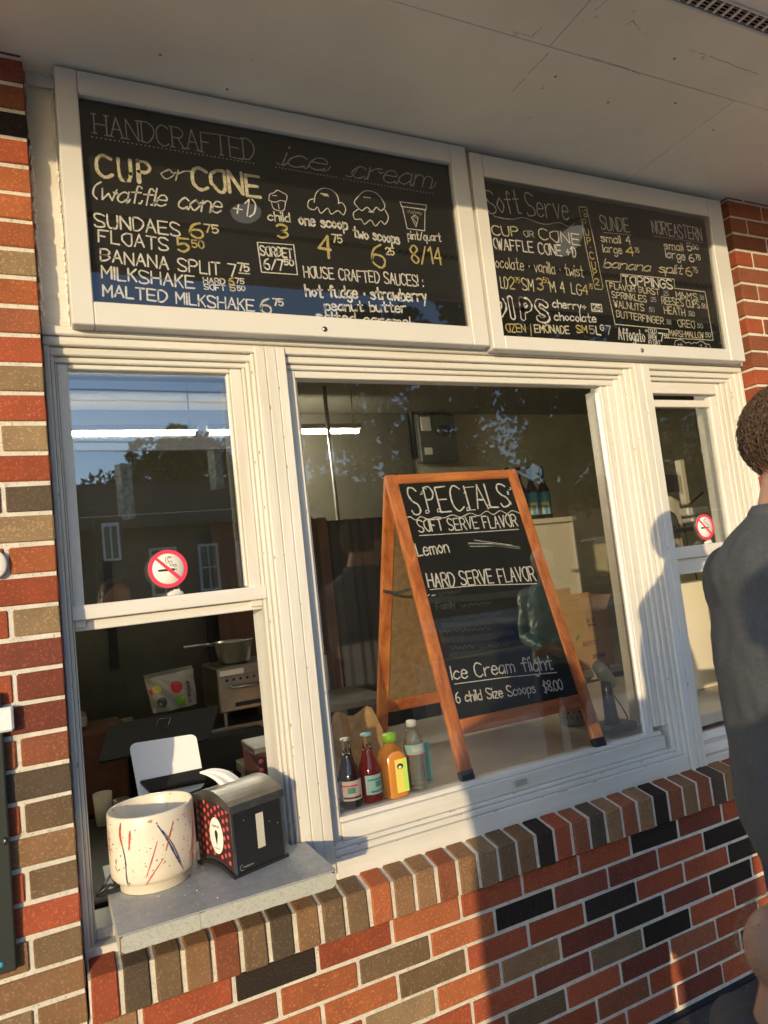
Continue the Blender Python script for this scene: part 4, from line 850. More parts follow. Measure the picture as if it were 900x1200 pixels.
solo('door_post', MB().box(1.16, 1.215, 1.70, 1.78, .0, 1.74, bev=.003), 'wood_dark', 'dark brown timber post beside the black curtain', 'door post')
nb = thing('notice_board', 'papers pinned in columns on the wall just inside the centre window on the left', 'notice board', (.95, 1.72, 1.2)); part('board', MB().box(.62, 1.155, 1.74, 1.76, .0, 1.75), 'wood_dark', nb)
for i, (x, z, h) in enumerate(((.92, 1.66, .16), (1.03, 1.70, .32), (.93, 1.48, .22), (1.045, 1.36, .30), (.94, 1.24, .20), (1.055, 1.04, .24), (.95, 1.02, .25))):
    pgs = part('notice', MB().box(x, x + .095, 1.734, 1.7385, z - h, z - .01), 'paper', nb)
    ln = MB()
    for k in range(int(h / .012) - 2): ln.box(x + .010, x + .010 + random.uniform(.04, .075), 1.7325, 1.7336, z - .025 - k * .012, z - .022 - k * .012)
    part('printing', ln, 'print_grey', pgs, kind='stuff')
# ================================================================= LEFT WINDOW ROOM: steel wall, shelf, cooker, bag, till
sp = thing('steel_splashback', 'dull steel splash panel behind the till in the left window', 'splashback', (.2, 1.92, 1.2))
part('sheet', MB().box(-.9, 1.12, 1.90, 1.915, .8, 1.83), 'steel_wall', sp); part('sheet', MB().box(-1.3, 1.12, 1.893, 1.912, 1.835, 2.15), 'steel_wall', sp); part('dark_backing', MB().box(-1.33, 1.12, 2.50, 2.59, 1.2, 2.515), 'cloth_black', sp)  # last box: black panel added so the wall behind the tubes stays dark
for px in (140, 267):
    q = at(px, 735, 1, 1.5); part('bracket', MB().box(q.x - .018, q.x + .018, 1.86, 1.892, at(px, 783, 1, 1.85).z, 1.62), 'cloth_black', sp)
sh = thing('wall_shelf', 'grey metal wall shelf carrying the toaster oven behind the till', 'shelf', (.5, 1.3, 1.03))
a = at(232, 862, 1, 1.05); z = a.z
part('shelf_edge', MB().box(-.7, 1.18, 1.04, 1.056, z - .012, z + .012, bev=.002), 'steel', sh); part('shelf_board', MB().box(-.7, 1.18, 1.0565, 1.50, z - .008, z + .006), 'steel_dark', sh)
ov = thing('toaster_oven', 'stainless countertop oven with a small saucepan on top of it', 'oven', (.72, 1.2, z + .05))
q0 = at(259, 843, 1, 1.06); q1 = at(308, 780, 1, 1.06); ox0, ox1, oz0, oz1 = q0.x, q0.x + .27, z + .06, at(260, 783, 1, 1.06).z
part('case', MB().box(ox0, ox1, 1.06, 1.36, oz0, oz1, bev=.006), 'steel', ov); part('front_lip', MB().box(ox0 - .003, ox1 + .003, 1.048, 1.0595, oz1 - .035, oz1 - .002, bev=.002), 'steel', ov)
part('nameplate', MB().box(ox0 + .008, ox0 + .10, 1.0445, 1.0478, oz1 - .03, oz1 - .010), 'label_cream', ov); part('handle', MB().tube([(ox0 + .05, 1.055, oz1 - .075), (ox0 + .05, 1.035, oz1 - .078), (ox0 + .17, 1.035, oz1 - .078), (ox0 + .17, 1.055, oz1 - .075)], .006, 8), 'steel', ov)
for k in range(8): part('vent_hole', MB().lathe([(.0055, 0), (.0055, .0012), (0, .0012)], (ox0 + .035 + k * .027, 1.0598, oz1 - .050), n=10, M=Matrix.Rotation(PI / 2, 3, 'X')), 'sticker_black', ov)
part('slot', MB().box(ox0 + .06, ox0 + .16, 1.0575, 1.0598, oz0 + .018, oz0 + .034), 'sticker_black', ov)
for x in (ox0 + .015, ox1 - .02): part('leg', MB().box(x, x + .010, 1.065, 1.075, z + .007, oz0 + .002), 'steel', ov)
pn = thing('saucepan', 'small stainless saucepan with a long handle on top of the oven', 'saucepan', (ox0 + .10, 1.20, oz1)); c = V((ox0 + .105, 1.20, oz1 + .001))
part('bowl', MB().lathe([(0, .002), (.055, 0), (.062, .006), (.080, .085), (.084, .088), (.080, .090), (.072, .08), (.055, .010), (0, .008)], c, n=32), 'steel', pn)
part('handle', MB().tube([c + V((-.078, 0, .082)), c + V((-.12, 0, .088)), c + V((-.20, -.02, .090))], [.006, .005, .006], 8), 'steel', pn)
mat('bag_white', (.34, .33, .29), .35, bump=.5, bscale=12, bdist=.01); mat('dot_red', (.5, .02, .02), .4); mat('dot_green', (.18, .42, .03), .4); mat('dot_black', (.03, .03, .03), .4)
fb = thing('food_bag', 'crumpled white plastic food bag printed with red, green and black discs', 'bag', (.42, 1.2, z)); by = 1.07
P00 = at(182, 838, 1, by); P10 = at(234, 826, 1, by); P01 = at(171, 797, 1, by); P11 = at(229, 784, 1, by)
def bagf(u, v): return (P00 * (1 - u) * (1 - v) + P10 * u * (1 - v) + P01 * (1 - u) * v + P11 * u * v)
def fb1(u, v, s=1):
    p = bagf(u, v); b = math.sin(PI * min(1, max(0, u))) ** .6 * math.sin(PI * (.12 + .80 * v)) ** .7; p = p.copy(); p.y += -s * (.045 * b) + .007 * math.sin(14 * u + 9 * v) * (1 if s > 0 else 0) + .05; return p
mb = MB(); mb.add(*sheet(lambda u, v: fb1(u, v, 1), 22, 16), smooth=True); mb.add(*sheet(lambda u, v: fb1(u, v, -1) + V((0, .02, .01 * v)), 12, 8), smooth=True); part('bag_skin', mb, 'bag_white', fb)
def disc_on(f, uc, vc, r, m, parent, n=22, asp=1.0):
    mb = MB(); q = [f(uc, vc) + V((0, -.0015, 0))]; 
    for k in range(n): a = 2 * PI * k / n; q.append(f(uc + r * math.cos(a) * asp, vc + r * math.sin(a)) + V((0, -.0015, 0)))
    mb.add(q, [(0, 1 + k, 1 + (k + 1) % n) for k in range(n)], True); part('printing', mb, m, parent, normals=False)
disc_on(fb1, .57, .62, .17, 'dot_red', fb, asp=.75); disc_on(fb1, .62, .24, .16, 'dot_green', fb, asp=.75); disc_on(fb1, .22, .28, .14, 'dot_black', fb, asp=.75); disc_on(fb1, .18, .66, .11, 'label_yellow', fb, asp=.75); disc_on(fb1, .05, .60, .08, 'dot_red', fb, asp=.5)
bl = []
st, tot = textlines("STOP&SHOP"); mbt = MB()
for q in st:
    for a, b in zip(q, q[1:]):
        pts = [fb1(.86 - Y / 8 * .07, .10 + X / tot * .62) + V((0, -.002, 0)) for X, Y in (a, b)]; mbt.tube(pts, .0012, 4, False)
part('printing', mbt, 'ink', fb, kind='stuff')
bk = thing('bucket', 'pale green plastic tub under the wall shelf', 'tub', (.85, 1.3, z - .2)); q = at(285, 884, 1, 1.25)
mat('tub_green', (.16, .20, .11), .5); part('tub', MB().lathe([(0, 0), (.055, .0), (.065, .11), (.070, .112), (.070, .122), (0, .123)], (q.x, 1.27, q.z), n=28), 'tub_green', bk)
solo('tin', MB().lathe([(0, 0), (.06, 0), (.06, .12), (.063, .125), (0, .126)], (q.x + .03, 1.3, z + .007), n=28), 'steel_dark', 'dented round tin between the oven legs on the wall shelf', 'tin')
# till counter and clutter
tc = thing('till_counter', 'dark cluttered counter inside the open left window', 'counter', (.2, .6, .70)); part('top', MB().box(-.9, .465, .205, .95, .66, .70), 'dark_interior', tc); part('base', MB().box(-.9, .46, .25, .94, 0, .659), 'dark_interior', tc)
mat('rust_box', (.09, .03, .015), .8, var=.5, vscale=12); mat('plastic_wrap', (.20, .18, .15), .25, bump=.8, bscale=18, bdist=.02)
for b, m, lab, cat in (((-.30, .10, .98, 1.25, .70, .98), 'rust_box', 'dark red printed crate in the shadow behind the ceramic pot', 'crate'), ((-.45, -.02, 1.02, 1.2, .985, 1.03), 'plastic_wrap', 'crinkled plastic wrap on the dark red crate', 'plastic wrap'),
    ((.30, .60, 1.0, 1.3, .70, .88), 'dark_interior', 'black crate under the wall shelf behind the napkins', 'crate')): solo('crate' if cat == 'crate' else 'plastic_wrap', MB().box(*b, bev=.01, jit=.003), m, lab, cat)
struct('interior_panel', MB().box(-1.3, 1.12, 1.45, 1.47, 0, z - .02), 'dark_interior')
for i_, (x_, r_, h_, m_, lb_) in enumerate(((-.42, .045, .10, 'steel_dark', 'short round tin at the far left of the wall shelf'), (-.28, .035, .15, 'cloth_black', 'black jar left of the white food bag on the wall shelf'), (.12, .03, .08, 'tub_green0', 'small green jar just left of the food bag'))):
    mat('tub_green0', (.12, .15, .09), .4); solo('jar', MB().lathe([(0, 0), (r_, .001), (r_, h_ * .8), (r_ * .8, h_ * .88), (r_ * .82, h_), (0, h_)], (x_, 1.2, z + .007), n=20), m_, lb_, 'jar')
for i_, (px_, py_, yy_, r_, h_, m_, lb_) in enumerate(((118, 905, .85, .03, .10, 'paper', 'pale paper cup in the shadow left of the till'), (140, 912, .80, .026, .08, 'steel_dark', 'small metal cup beside the pale paper cup left of the till'), (262, 900, .80, .03, .09, 'tub_green', 'dark green tub in the shadow right of the display plate'))):
    q_ = at(px_, py_, 1, yy_); solo('cup', MB().lathe([(0, 0), (r_ * .8, .001), (r_, h_), (r_ * .92, h_), (r_ * .7, .01), (0, .01)], (q_.x, yy_, .7005), n=20), m_, lb_, 'cup')
solo('receipt_stack', MB().box(.30, .38, .45, .55, .7005, .712, jit=.0008).box(.305, .375, .455, .56, .7125, .722, jit=.0008), 'paper', 'small stack of papers on the dark counter inside the left window', 'papers')
solo('cable', MB().tube([(-.05, .24, .703), (0, .30, .705), (.06, .27, .72), (.12, .36, .705), (.2, .42, .704)], .004, 8), 'black_plastic', 'black cable lying on the counter inside the left window', 'cable')
# tablet till
tl = thing('till_tablet', 'black touchscreen till seen from behind through the open window', 'till', (.25, .6, .72)); ty = .55
c00, c10, c01, c11 = at(115, 896, 1, .52), at(245, 868, 1, .52), at(128, 852, 1, .60), at(256, 829, 1, .60)
def slab(a, b, c, d, th, bevel=.0):
    nrm = (b - a).cross(d - a).normalized(); mb = MB(); P_ = [a, b, c, d]; return mb.add(P_ + [p + nrm * th for p in P_], [(0, 1, 2, 3), (7, 6, 5, 4), (0, 4, 5, 1), (1, 5, 6, 2), (2, 6, 7, 3), (3, 7, 4, 0)])
def rslab(a, b, c, d, th, r=.12, n=5):
    """rounded thin plate between four corners (a b c d in order)"""
    nrm = (b - a).cross(d - a).normalized(); pts = []; r_ = r
    for (cx, cy, s) in ((r_, r_, PI), (1 - r_, r_, 1.5 * PI), (1 - r_, 1 - r_, 0), (r_, 1 - r_, .5 * PI)):
        for k in range(n + 1): t = s + PI / 2 * k / n; u, v = cx + r_ * math.cos(t), cy + r_ * math.sin(t); pts.append(a * (1 - u) * (1 - v) + b * u * (1 - v) + c * u * v + d * (1 - u) * v)
    return MB().prism([p for p in pts], nrm * th)
mat('tablet_back', (.014, .016, .02), .32); mat('tablet_rim', (.30, .31, .33), .35)
part('shell', rslab(c00, c10, c11, c01, .012, .06), 'tablet_back', tl); part('rim', MB().tube([c01.lerp(c11, t) + V((0, 0, .003)) for t in (.02, .3, .6, .98)], .0035, 8), 'tablet_rim', tl)
nrm = (c10 - c00).cross(c01 - c00).normalized(); nrm = nrm if nrm.dot(CP - c00) > 0 else -nrm
def onq(A, B, C, D, u, v, off=0): return A * (1 - u) * (1 - v) + B * u * (1 - v) + C * u * v + D * (1 - u) * v + nrm * off
def sqring(u, v, su, sv, m):
    P_ = [(u - su, v - sv), (u + su, v - sv), (u + su, v + sv), (u - su, v + sv), (u - su, v - sv)]; return part('emblem', MB().tube([onq(c00, c10, c11, c01, a, b, .0135) for a, b in P_], .0022, 6), m, tl)
sqring(.50, .72, .055, .15, 'sticker_black'); part('emblem', slab(*[onq(c00, c10, c11, c01, a, b, .0132) for a, b in ((.48, .67), (.52, .67), (.52, .77), (.48, .77))], .001), 'sticker_black', tl)
part('stand', MB().box(.16, .27, .50, .62, .7005, .80, bev=.01), 'black_plastic', tl)
# customer display
cd = thing('customer_display', 'white card reader display plate turned to the customer behind the pot', 'payment display', (.2, .33, .75)); y = .335
A, B, C_, D = at(165, 948, 1, .325), at(240, 922, 1, .325), at(229, 860, 1, .365), at(151, 872, 1, .365)
part('plate', rslab(A, B, C_, D, .008, .10), 'white_plastic', cd)
q = at(205, 925, 1, .315); 
part('card_tray', slab(at(176, 930, 1, .30), at(242, 917, 1, .30), at(236, 903, 1, .33), at(164, 918, 1, .33), .01), 'black_plastic', cd); part('card_slot', MB().tube([at(188, 917, 1, .318), at(222, 909, 1, .318)], .0016, 6), 'tablet_rim', cd); part('stem', MB().box(q.x - .03, q.x + .04, .33, .40, .7005, q.z, bev=.004), 'black_plastic', cd)
# polka-dot box inside
mat('dot_base', (.05, .018, .015), .5); mat('dot_pink', (.60, .09, .09), .5)
pk = thing('napkin_dispenser', 'second polka dot napkin box mostly hidden behind the window post', 'napkin dispenser', (.47, .32, .70)); q = at(300, 885, 1, .25)
part('body', MB().box(q.x, q.x + .09, .25, .40, .701, q.z, bev=.003), 'dot_base', pk); part('top_cap', MB().box(q.x - .003, q.x + .093, .247, .403, q.z + .0005, q.z + .018, bev=.003), 'steel_dark', pk)
for i in range(3):
    for j in range(6): part('dot', MB().lathe([(.007, 0), (.007, .001), (0, .001)], (q.x + .012 + i * .026, .2498, q.z - .02 - j * .024 - (i % 2) * .012), n=12, M=Matrix.Rotation(PI / 2, 3, 'X')), 'dot_pink', pk)
# ================================================================= SERVING LEDGE AND WHAT STANDS ON IT
lg = thing('serving_ledge', 'grey speckled laminate serving ledge with chipped front corners', 'ledge', (.19, 0, .73)); x0, x1, yf = -.042, .4155, -.171
mb = MB(); mb.prism([(x0, yf, .7645), (x1 - .006, yf, .7645), (x1, yf + .006, .7645), (x1, .0435, .7645), (.3785, .0435, .7645), (.3785, .25, .7645), (x0, .25, .7645)], (0, 0, .0025)); part('laminate_top', mb, 'laminate', lg)
mb = MB(); mb.prism([(x0 + .002, yf + .002, .730), (x1 - .006, yf + .002, .730), (x1 - .002, yf + .006, .730), (x1 - .002, .0435, .730), (.377, .0435, .730), (.377, .25, .730), (x0 + .002, .25, .730)], (0, 0, .0342)); part('core', mb, 'particle_board', lg)
def chipped(xa, xb, y):
    top = []; bot = []; n = 26
    for i in range(n + 1):
        t = i / n; x = xa + (xb - xa) * t; r = (max(0, .006 - abs(x - xa)) if xa < 0 else max(0, .002 - abs(x - xa))) + (max(0, .005 - abs(x - xb)) if xb > .2 else 0); top.append((x, y, .7638 - r * .9 - random.uniform(0, .0004))); bot.append((x, y, .7305 + r * .9 + random.uniform(0, .0009)))
    return top + bot[::-1]
part('edge_band', MB().prism(chipped(x0 + .004, .1140, yf), (0, .0018, 0)), 'laminate_edge', lg); part('edge_band', MB().prism(chipped(.1148, x1 - .003, yf), (0, .0018, 0)), 'laminate_edge', lg)
part('edge_band', MB().box(x0, x0 + .0018, yf + .004, .20, .7312, .7638), 'laminate_edge', lg)
mb = MB()
for i in range(16):
    x = random.uniform(x0 + .02, x1 - .03); y = random.uniform(yf + .02, .02); s = random.uniform(.0004, .0011); mb.box(x - s, x + s, y - s, y + s, .767, .767 + s, jit=s * .3)
part('crumb', mb, 'sticker_white', lg, kind='stuff')
solo('window_latch', MB().box(-.068, -.010, .052, .062, .7675, .777, bev=.002).tube([(-.065, .05, .775), (-.04, .055, .787), (-.012, .058, .777)], .004, 8).tube([(-.06, .07, .77), (-.035, .075, .80), (-.02, .07, .77)], .004, 8), 'black_plastic', 'black metal latch lying at the left back corner of the serving ledge', 'latch')
# ceramic pot
m = mat('glazed_clay', (.78, .71, .58), .28, vscale=7, col2=(.68, .60, .46), bump=.12, bscale=30, bdist=.002, speck=((.42, .26, .14), 60, .70))
pt = thing('ceramic_pot', 'round cream glazed pot splashed with red and blue on the serving ledge', 'pot', (.060, .062, .767)); c = pt.location; R = .0955
part('bowl', MB().lathe([(0, .012), (.066, .012), (.068, .003), (.075, 0), (.078, .003), (.078, .020), (.088, .025), (.0945, .034), (.0955, .05), (.0958, .12), (.0950, .166), (.0935, .171), (.0910, .1695), (.0885, .16), (.088, .045), (.07, .03), (0, .03)], c, n=56), 'glazed_clay', pt)
mat('glaze_red', (.60, .10, .05), .35, var=.3, vscale=60); mat('glaze_blue', (.03, .05, .14), .35, var=.3, vscale=60)
def streak(pts, w, m):
    mb = MB(); vs = []; n = len(pts)
    P_ = crom(pts, 5); k = len(P_)
    for i, (a, z) in enumerate(P_):
        ww = w * (.35 + .65 * math.sin(PI * (i + .6) / (k + .6))) * random.uniform(.7, 1.3); r = R + .0012 - (0 if z > .05 else (.05 - z) * .05)
        vs += [c + V((r * math.cos(a - ww / R), r * math.sin(a - ww / R), z)), c + V((r * math.cos(a + ww / R), r * math.sin(a + ww / R), z))]
    mb.add(vs, [(2 * i, 2 * i + 1, 2 * i + 3, 2 * i + 2) for i in range(k - 1)], True); part('splash', mb, m, pt)
vd = math.atan2(CP.y - c.y, CP.x - c.x)      # the side facing the street
U = lambda u: vd + (u) * 1.45            # u -1 (left) .. 1 (right)
Z_ = lambda v: .03 + v * .135
for pts, w_, m_ in (([(-.50, .98), (-.53, .8), (-.50, .62)], .0030, 'glaze_red'), ([(-.50, .64), (-.46, .4), (-.46, .1), (-.44, -.02)], .0014, 'glaze_blue'), ([(-.34, .86), (-.36, .7), (-.38, .55)], .0022, 'glaze_red'), ([(-.86, .84), (-.86, .6), (-.84, .42)], .0016, 'glaze_red'),
    ([(.06, .62), (-.02, .4), (-.14, .10)], .0014, 'glaze_red'), ([(.14, .34), (.0, .18), (-.16, -.02)], .0018, 'glaze_red'), ([(.08, .88), (.22, .6), (.34, .3), (.46, .04)], .0018, 'glaze_blue'), ([(.15, .78), (.30, .5), (.42, .16)], .0012, 'glaze_blue'), ([(.34, .86), (.26, .66), (.18, .44)], .0018, 'glaze_red'),
    ([(.86, .70), (.78, .4), (.68, .02)], .0018, 'glaze_blue'), ([(.80, .9), (.80, .6), (.62, .1)], .0014, 'glaze_red'), ([(.90, .52), (.88, .3)], .0012, 'glaze_red'), ([(-.70, .28), (-.64, .2)], .0014, 'glaze_red')): streak([(U(u), Z_(v)) for u, v in pts], w_, m_)
mb = MB(); mb2 = MB()
for i in range(90):
    a = U(random.uniform(-1, 1)); z = Z_(random.uniform(.02, .98)); s = random.uniform(.0006, .0017); (mb if i % 3 else mb2).ball(c + V(((R + .0006) * math.cos(a), (R + .0006) * math.sin(a), z)), s, s, s, 6, 4)
part('speckle', mb, 'glaze_red', pt, kind='stuff'); part('speckle', mb2, 'glaze_blue', pt, kind='stuff')
solo('sugar_packets', MB().box(.03, .075, .06, .12, .80, .870, bev=.003, M=Matrix.Rotation(.04, 4, 'Z')).box(.08, .12, .05, .11, .80, .868, bev=.003), 'white_plastic', 'folded white wrappers standing inside the ceramic pot', 'wrappers')
# napkin dispenser
O = at(276, 1030, 2, .767); e1 = (at(336, 1004, 2, .767) - O); e2 = (at(233, 1012, 2, .767) - O); w1, w2 = e1.length, e2.length; e1.normalize(); e2.normalize(); H = .166
e2 = (e2 - e1 * e2.dot(e1) * .6).normalized()
nd = thing('napkin_dispenser', 'black and steel napkin dispenser with a polka dot side and a napkin pulled out', 'napkin dispenser', O + (e1 * w1 + e2 * w2) / 2)
def L3(a, b, z): return O + e1 * a + e2 * b + V((0, 0, z))
def arch(b): t = b / w2; return math.sin(PI * max(0, min(1, t)))      # arched side profile
n = 12; zt = .140
side = [(0, .006)] + [(w2 * i / n, .006 + .018 * arch(w2 * i / n)) for i in range(1, n)] + [(w2, .006), (w2, zt)] + [(w2 * (1 - i / n), zt + .018 * arch(w2 * i / n)) for i in range(1, n)] + [(0, zt)]
part('body', MB().prism([L3(.002, b, z) for b, z in side], e1 * (w1 - .004)), 'steel_dark', nd)
part('front_plate', MB().prism([L3(.006, -.0015, .008), L3(w1 - .006, -.0015, .008), L3(w1 - .006, -.0015, zt - .002), L3(.006, -.0015, zt - .002)], e2 * .0012), 'black_plastic', nd)
for a in (0, w1 - .006): part('corner_trim', MB().prism([L3(a, -.003, .004), L3(a + .006, -.003, .004), L3(a + .006, -.003, zt), L3(a, -.003, zt)], e2 * .006), 'steel', nd)
for a, b in ((w1 * .46, w1 * .60),): part('window_slot', MB().prism([L3(a, -.0026, .045), L3(b, -.0026, .045), L3(b, -.0026, .122), L3(a, -.0026, .122)], e2 * .0008), 'paper', nd)
sd_in = [(b + (.006 if b < .001 else (-.006 if b > w2 - .001 else 0)), z + (.006 if z < zt / 2 else -.005)) for b, z in side]
part('side_panel', MB().prism([L3(.0004, b, z) for b, z in sd_in], e1 * .0012), 'dot_base', nd)
for i in range(9):
    for j in range(7):
        b = .016 + i * .0165; zz = .026 + j * .019 + (i % 2) * .0095 + .018 * arch(b) * .8
        if b > w2 - .012 or zz > zt + .002 + .012 * arch(b) or (((b - w2 * .42) / .030) ** 2 + ((zz - .082) / .042) ** 2 < 1): continue
        mb = MB(); r = .0052; mb.add([L3(-.0004, b + r * math.cos(t), zz + r * math.sin(t)) for t in [2 * PI * k / 12 for k in range(12)]], [tuple(range(12))]); part('dot', mb, 'dot_pink', nd, normals=False)
def oval(mb, bc, zc, rb, rz, off): return mb.add([L3(off, bc + rb * math.cos(2 * PI * k / 24), zc + rz * math.sin(2 * PI * k / 24)) for k in range(24)], [tuple(range(24))])
lo = part('round_label', oval(MB(), w2 * .42, .082, .030, .041, -.0006), 'sticker_white', nd, normals=False)
cone = MB(); cone.add([L3(-.0010, w2 * .42 + b, .082 + z) for b, z in ((0, -.022), (.006, -.002), (.0065, .006), (.003, .012), (-.003, .012), (-.0065, .006), (-.006, -.002))], [tuple(range(7))]); part('cone_mark', cone, 'sticker_black', lo, normals=False)
PS = Plane2(L3(-.0006, 0, 0), tuple(-e2), (0, 0, 1), tuple(-e1)); mb = MB(); ribbon(mb, PS, crom([(-w2 * .42 + a / 1000, .103 + b / 1000) for a, b in squig(-17, 0, 17, 0, 2.8, 5)]), .0012, .0004); ribbon(mb, PS, crom([(-w2 * .42 + a / 1000, .053 + b / 1000) for a, b in squig(-11, 0, 11, 0, 1.4, 5)]), .0009, .0004)
part('printing', mb, 'sticker_black', lo, normals=False)
cap = [(-.006, zt + .0005)] + [(-.006 + (w2 + .012) * i / n, zt + .002 + .018 * arch(w2 * i / n)) for i in range(1, n)] + [(w2 + .006, zt + .0005), (w2 + .006, zt + .018)] + [(w2 + .006 - (w2 + .012) * i / n, zt + .020 + .024 * arch(w2 * i / n)) for i in range(1, n)] + [(-.006, zt + .018)]
part('top_cap', MB().prism([L3(-.004, b, z) for b, z in cap], e1 * (w1 + .008)), 'steel_dark', nd)
bs = [(-.004, 0)] + [(w2 * i / n, .014 * arch(w2 * i / n)) for i in range(1, n)] + [(w2 + .004, 0), (w2 + .004, .007)] + [(w2 * (1 - i / n), .007 + .017 * arch(w2 * i / n)) for i in range(1, n)] + [(-.004, .007)]
part('base_trim', MB().prism([L3(-.004, b, z) for b, z in bs], e1 * (w1 + .008)), 'black_plastic', nd)
PF = Plane2(L3(.006, -.0018, 0), tuple(e1), (0, 0, 1), tuple(-e2)); mb = MB(); ribbon(mb, PF, crom([(a / 1000, b / 1000) for a, b in squig(15, 18, 42, 18, 2, 7)]), .0011, .0004)
ribbon(mb, PF, crom([(.014, .024), (.008, .022), (.008, .014), (.015, .012)]), .0012, .0004); part('printing', mb, 'tablet_rim', nd, normals=False)
for a, z in ((.032, .118), (.10, .095), (.122, .085)): part('rivet', MB().ball(L3(a, -.0028, z), .0016, n=8, m=5), 'steel', nd)
nap = MB(); mat('tissue', (.80, .78, .74), .8, bump=.25, bscale=40)
e_top = crom([(234, 904.5), (248, 900.5), (262, 901.5), (274, 907), (286, 917), (303, 931)], 5); e_bot = crom([(234, 906), (243, 909), (252, 914.5), (258, 921), (262, 929), (267, 937)], 5)
def nf(u, v):
    i = v * (len(e_top) - 1); k = min(int(i), len(e_top) - 2); f_ = i - k; ta = V(e_top[k]).lerp(V(e_top[k + 1]), f_); tb = V(e_bot[k]).lerp(V(e_bot[k + 1]), f_); q = ta.lerp(tb, u)
    return at(q[0], q[1], 1, .045 - .030 * u * v + .004 * math.sin(u * 13 + 2 * v) * v + .02 * (1 - v))
vs, fs = sheet(nf, 14, 22); nap.add(vs, fs, True); nap.add([p + V((.0005, .0015, -.001)) for p in vs], fs, True)
part('napkin', nap, 'tissue', nd, normals=False)
# ================================================================= NO SMOKING STICKERS
def no_smoking(x, y, z, r, label):
    t = thing('no_smoking_sticker', label, 'sticker', (x, y, z), 'no smoking stickers on the sash windows'); Rx = Matrix.Rotation(PI / 2, 3, 'X')
    part('disc', MB().lathe([(0, 0), (r, 0), (r, .0006), (0, .0006)], (x, y, z), n=40, M=Rx), 'sticker_white', t)
    vs = []; fs = []; n = 44
    for k in range(n): a = 2 * PI * k / n; vs += [(x + r * math.cos(a), y - .0009, z + r * math.sin(a)), (x + r * .80 * math.cos(a), y - .0009, z + r * .80 * math.sin(a))]
    fs = [(2 * k, 2 * k + 1, (2 * k + 3) % (2 * n), (2 * k + 2) % (2 * n)) for k in range(n)]; part('ring', MB().add(vs, fs), 'sticker_red', t, normals=False)
    pl = Plane2((x, y - .001, z), (1, 0, 0), (0, 0, 1), (0, -1, 0)); mb = MB(); k = r / .047
    ribbon(mb, pl, [(-.022 * k, -.003 * k), (.013 * k, -.003 * k)], .0058 * k, 0); ribbon(mb, pl, [(.0165 * k, -.001 * k), (.0165 * k, -.006 * k)], .0012 * k, 0); ribbon(mb, pl, [(.0195 * k, -.001 * k), (.0195 * k, -.006 * k)], .0012 * k, 0)
    for P_ in ([(.019, .003), (.019, .009), (.010, .010), (.010, .018), (.002, .018), (.001, .026), (.010, .027)], [(.0165, .003), (.015, .006), (.006, .007), (.005, .014), (-.003, .015), (-.005, .024), (.000, .029), (.008, .029)]): ribbon(mb, pl, crom([(a * k, b * k) for a, b in P_]), .0014 * k, 0)
    part('cigarette', mb, 'sticker_black', t, normals=False)
    mb = MB(); ribbon(mb, pl, [(-.030 * k, .030 * k), (.030 * k, -.030 * k)], .0085 * k, .0004); part('bar', mb, 'sticker_red', t, normals=False)
q = at(197, 666.5, 1, GY); no_smoking(q.x, GY - .0005, q.z, .0475, 'red no smoking sticker on the glass of the left sash window')
q = at(826, 617.5, 1, GY + .006); no_smoking(q.x, GY + .0055, q.z, .0475, 'red no smoking sticker on the glass of the right sash window')
# ================================================================= RIGHT WINDOW ROOM
mx = thing('stand_mixer', 'pale machine draped with a cloth behind the right window', 'machine', (2.9, .9, 1.3)); yy = .46
q = at(775, 590, 1, yy); q2 = at(800, 560, 1, yy)
struct('interior_panel', MB().box(2.35, 2.37, .24, 1.1, .79, 2.5), 'cabinet_white') if False else None
a = at(765, 622, 1, yy); b_ = at(815, 628, 1, yy); zsh = a.z + .0
part('shelf_board', MB().box(a.x - .15, a.x + .55, yy - .02, yy + .28, zsh - .012, zsh, bev=.002), 'steel_dark', mx)
part('case', MB().box(a.x + .02, a.x + .16, yy, yy + .15, zsh, zsh + .10, bev=.012), 'panel_grey', mx)
mb = MB(); mb.add(*sheet(lambda u, v: V((a.x + .01 + .17 * u, yy - .005 + .16 * v, zsh + .105 + .035 * math.sin(PI * u) + .01 * math.sin(9 * u + 5 * v))), 12, 8), smooth=True); mb.add(*sheet(lambda u, v: V((a.x + .01 + .17 * u, yy - .008 + .01 * math.sin(8 * u), zsh + .105 + .035 * math.sin(PI * u) - v * (.05 + .05 * u * u))), 12, 6), smooth=True); part('cloth', mb, 'paper', mx)
part('arm', MB().box(a.x + .22, a.x + .25, yy, yy + .03, zsh + .10, zsh + .30, bev=.004), 'cabinet_white', mx); part('head', MB().box(a.x + .20, a.x + .33, yy - .02, yy + .06, zsh + .05, zsh + .085, bev=.006).box(a.x + .22, a.x + .31, yy - .02, yy + .06, zsh + .02, zsh + .04, bev=.005), 'white_plastic', mx)
part('lever', MB().tube([(a.x + .22, yy - .02, zsh + .10), (a.x + .30, yy - .03, zsh + .145)], .005, 8), 'black_plastic', mx); part('lid', MB().box(a.x + .12, a.x + .22, yy + .02, yy + .04, zsh + .16, zsh + .24, bev=.004), 'black_plastic', mx)
wb = at(770, 645, 1, .62)
solo('white_bin', MB().box(wb.x - .02, wb.x + .17, .62, .80, .7865, 1.50, bev=.004), 'cabinet_white', 'tall pale bin behind the lower glass of the right window', 'bin')
solo('red_balloon_label', MB().ball((at(772, 612, 1, .6).x, .60, at(772, 612, 1, .6).z), .028, .004, .042), 'dot_pink', 'faint pink oval tag hanging on the pale bin', 'tag')
solo('wall_panel', MB().box(2.02, 2.85, .43, .46, .7865, 1.235, bev=.003), 'cabinet_white', 'sunlit cream panel behind the opening of the right window', 'panel')
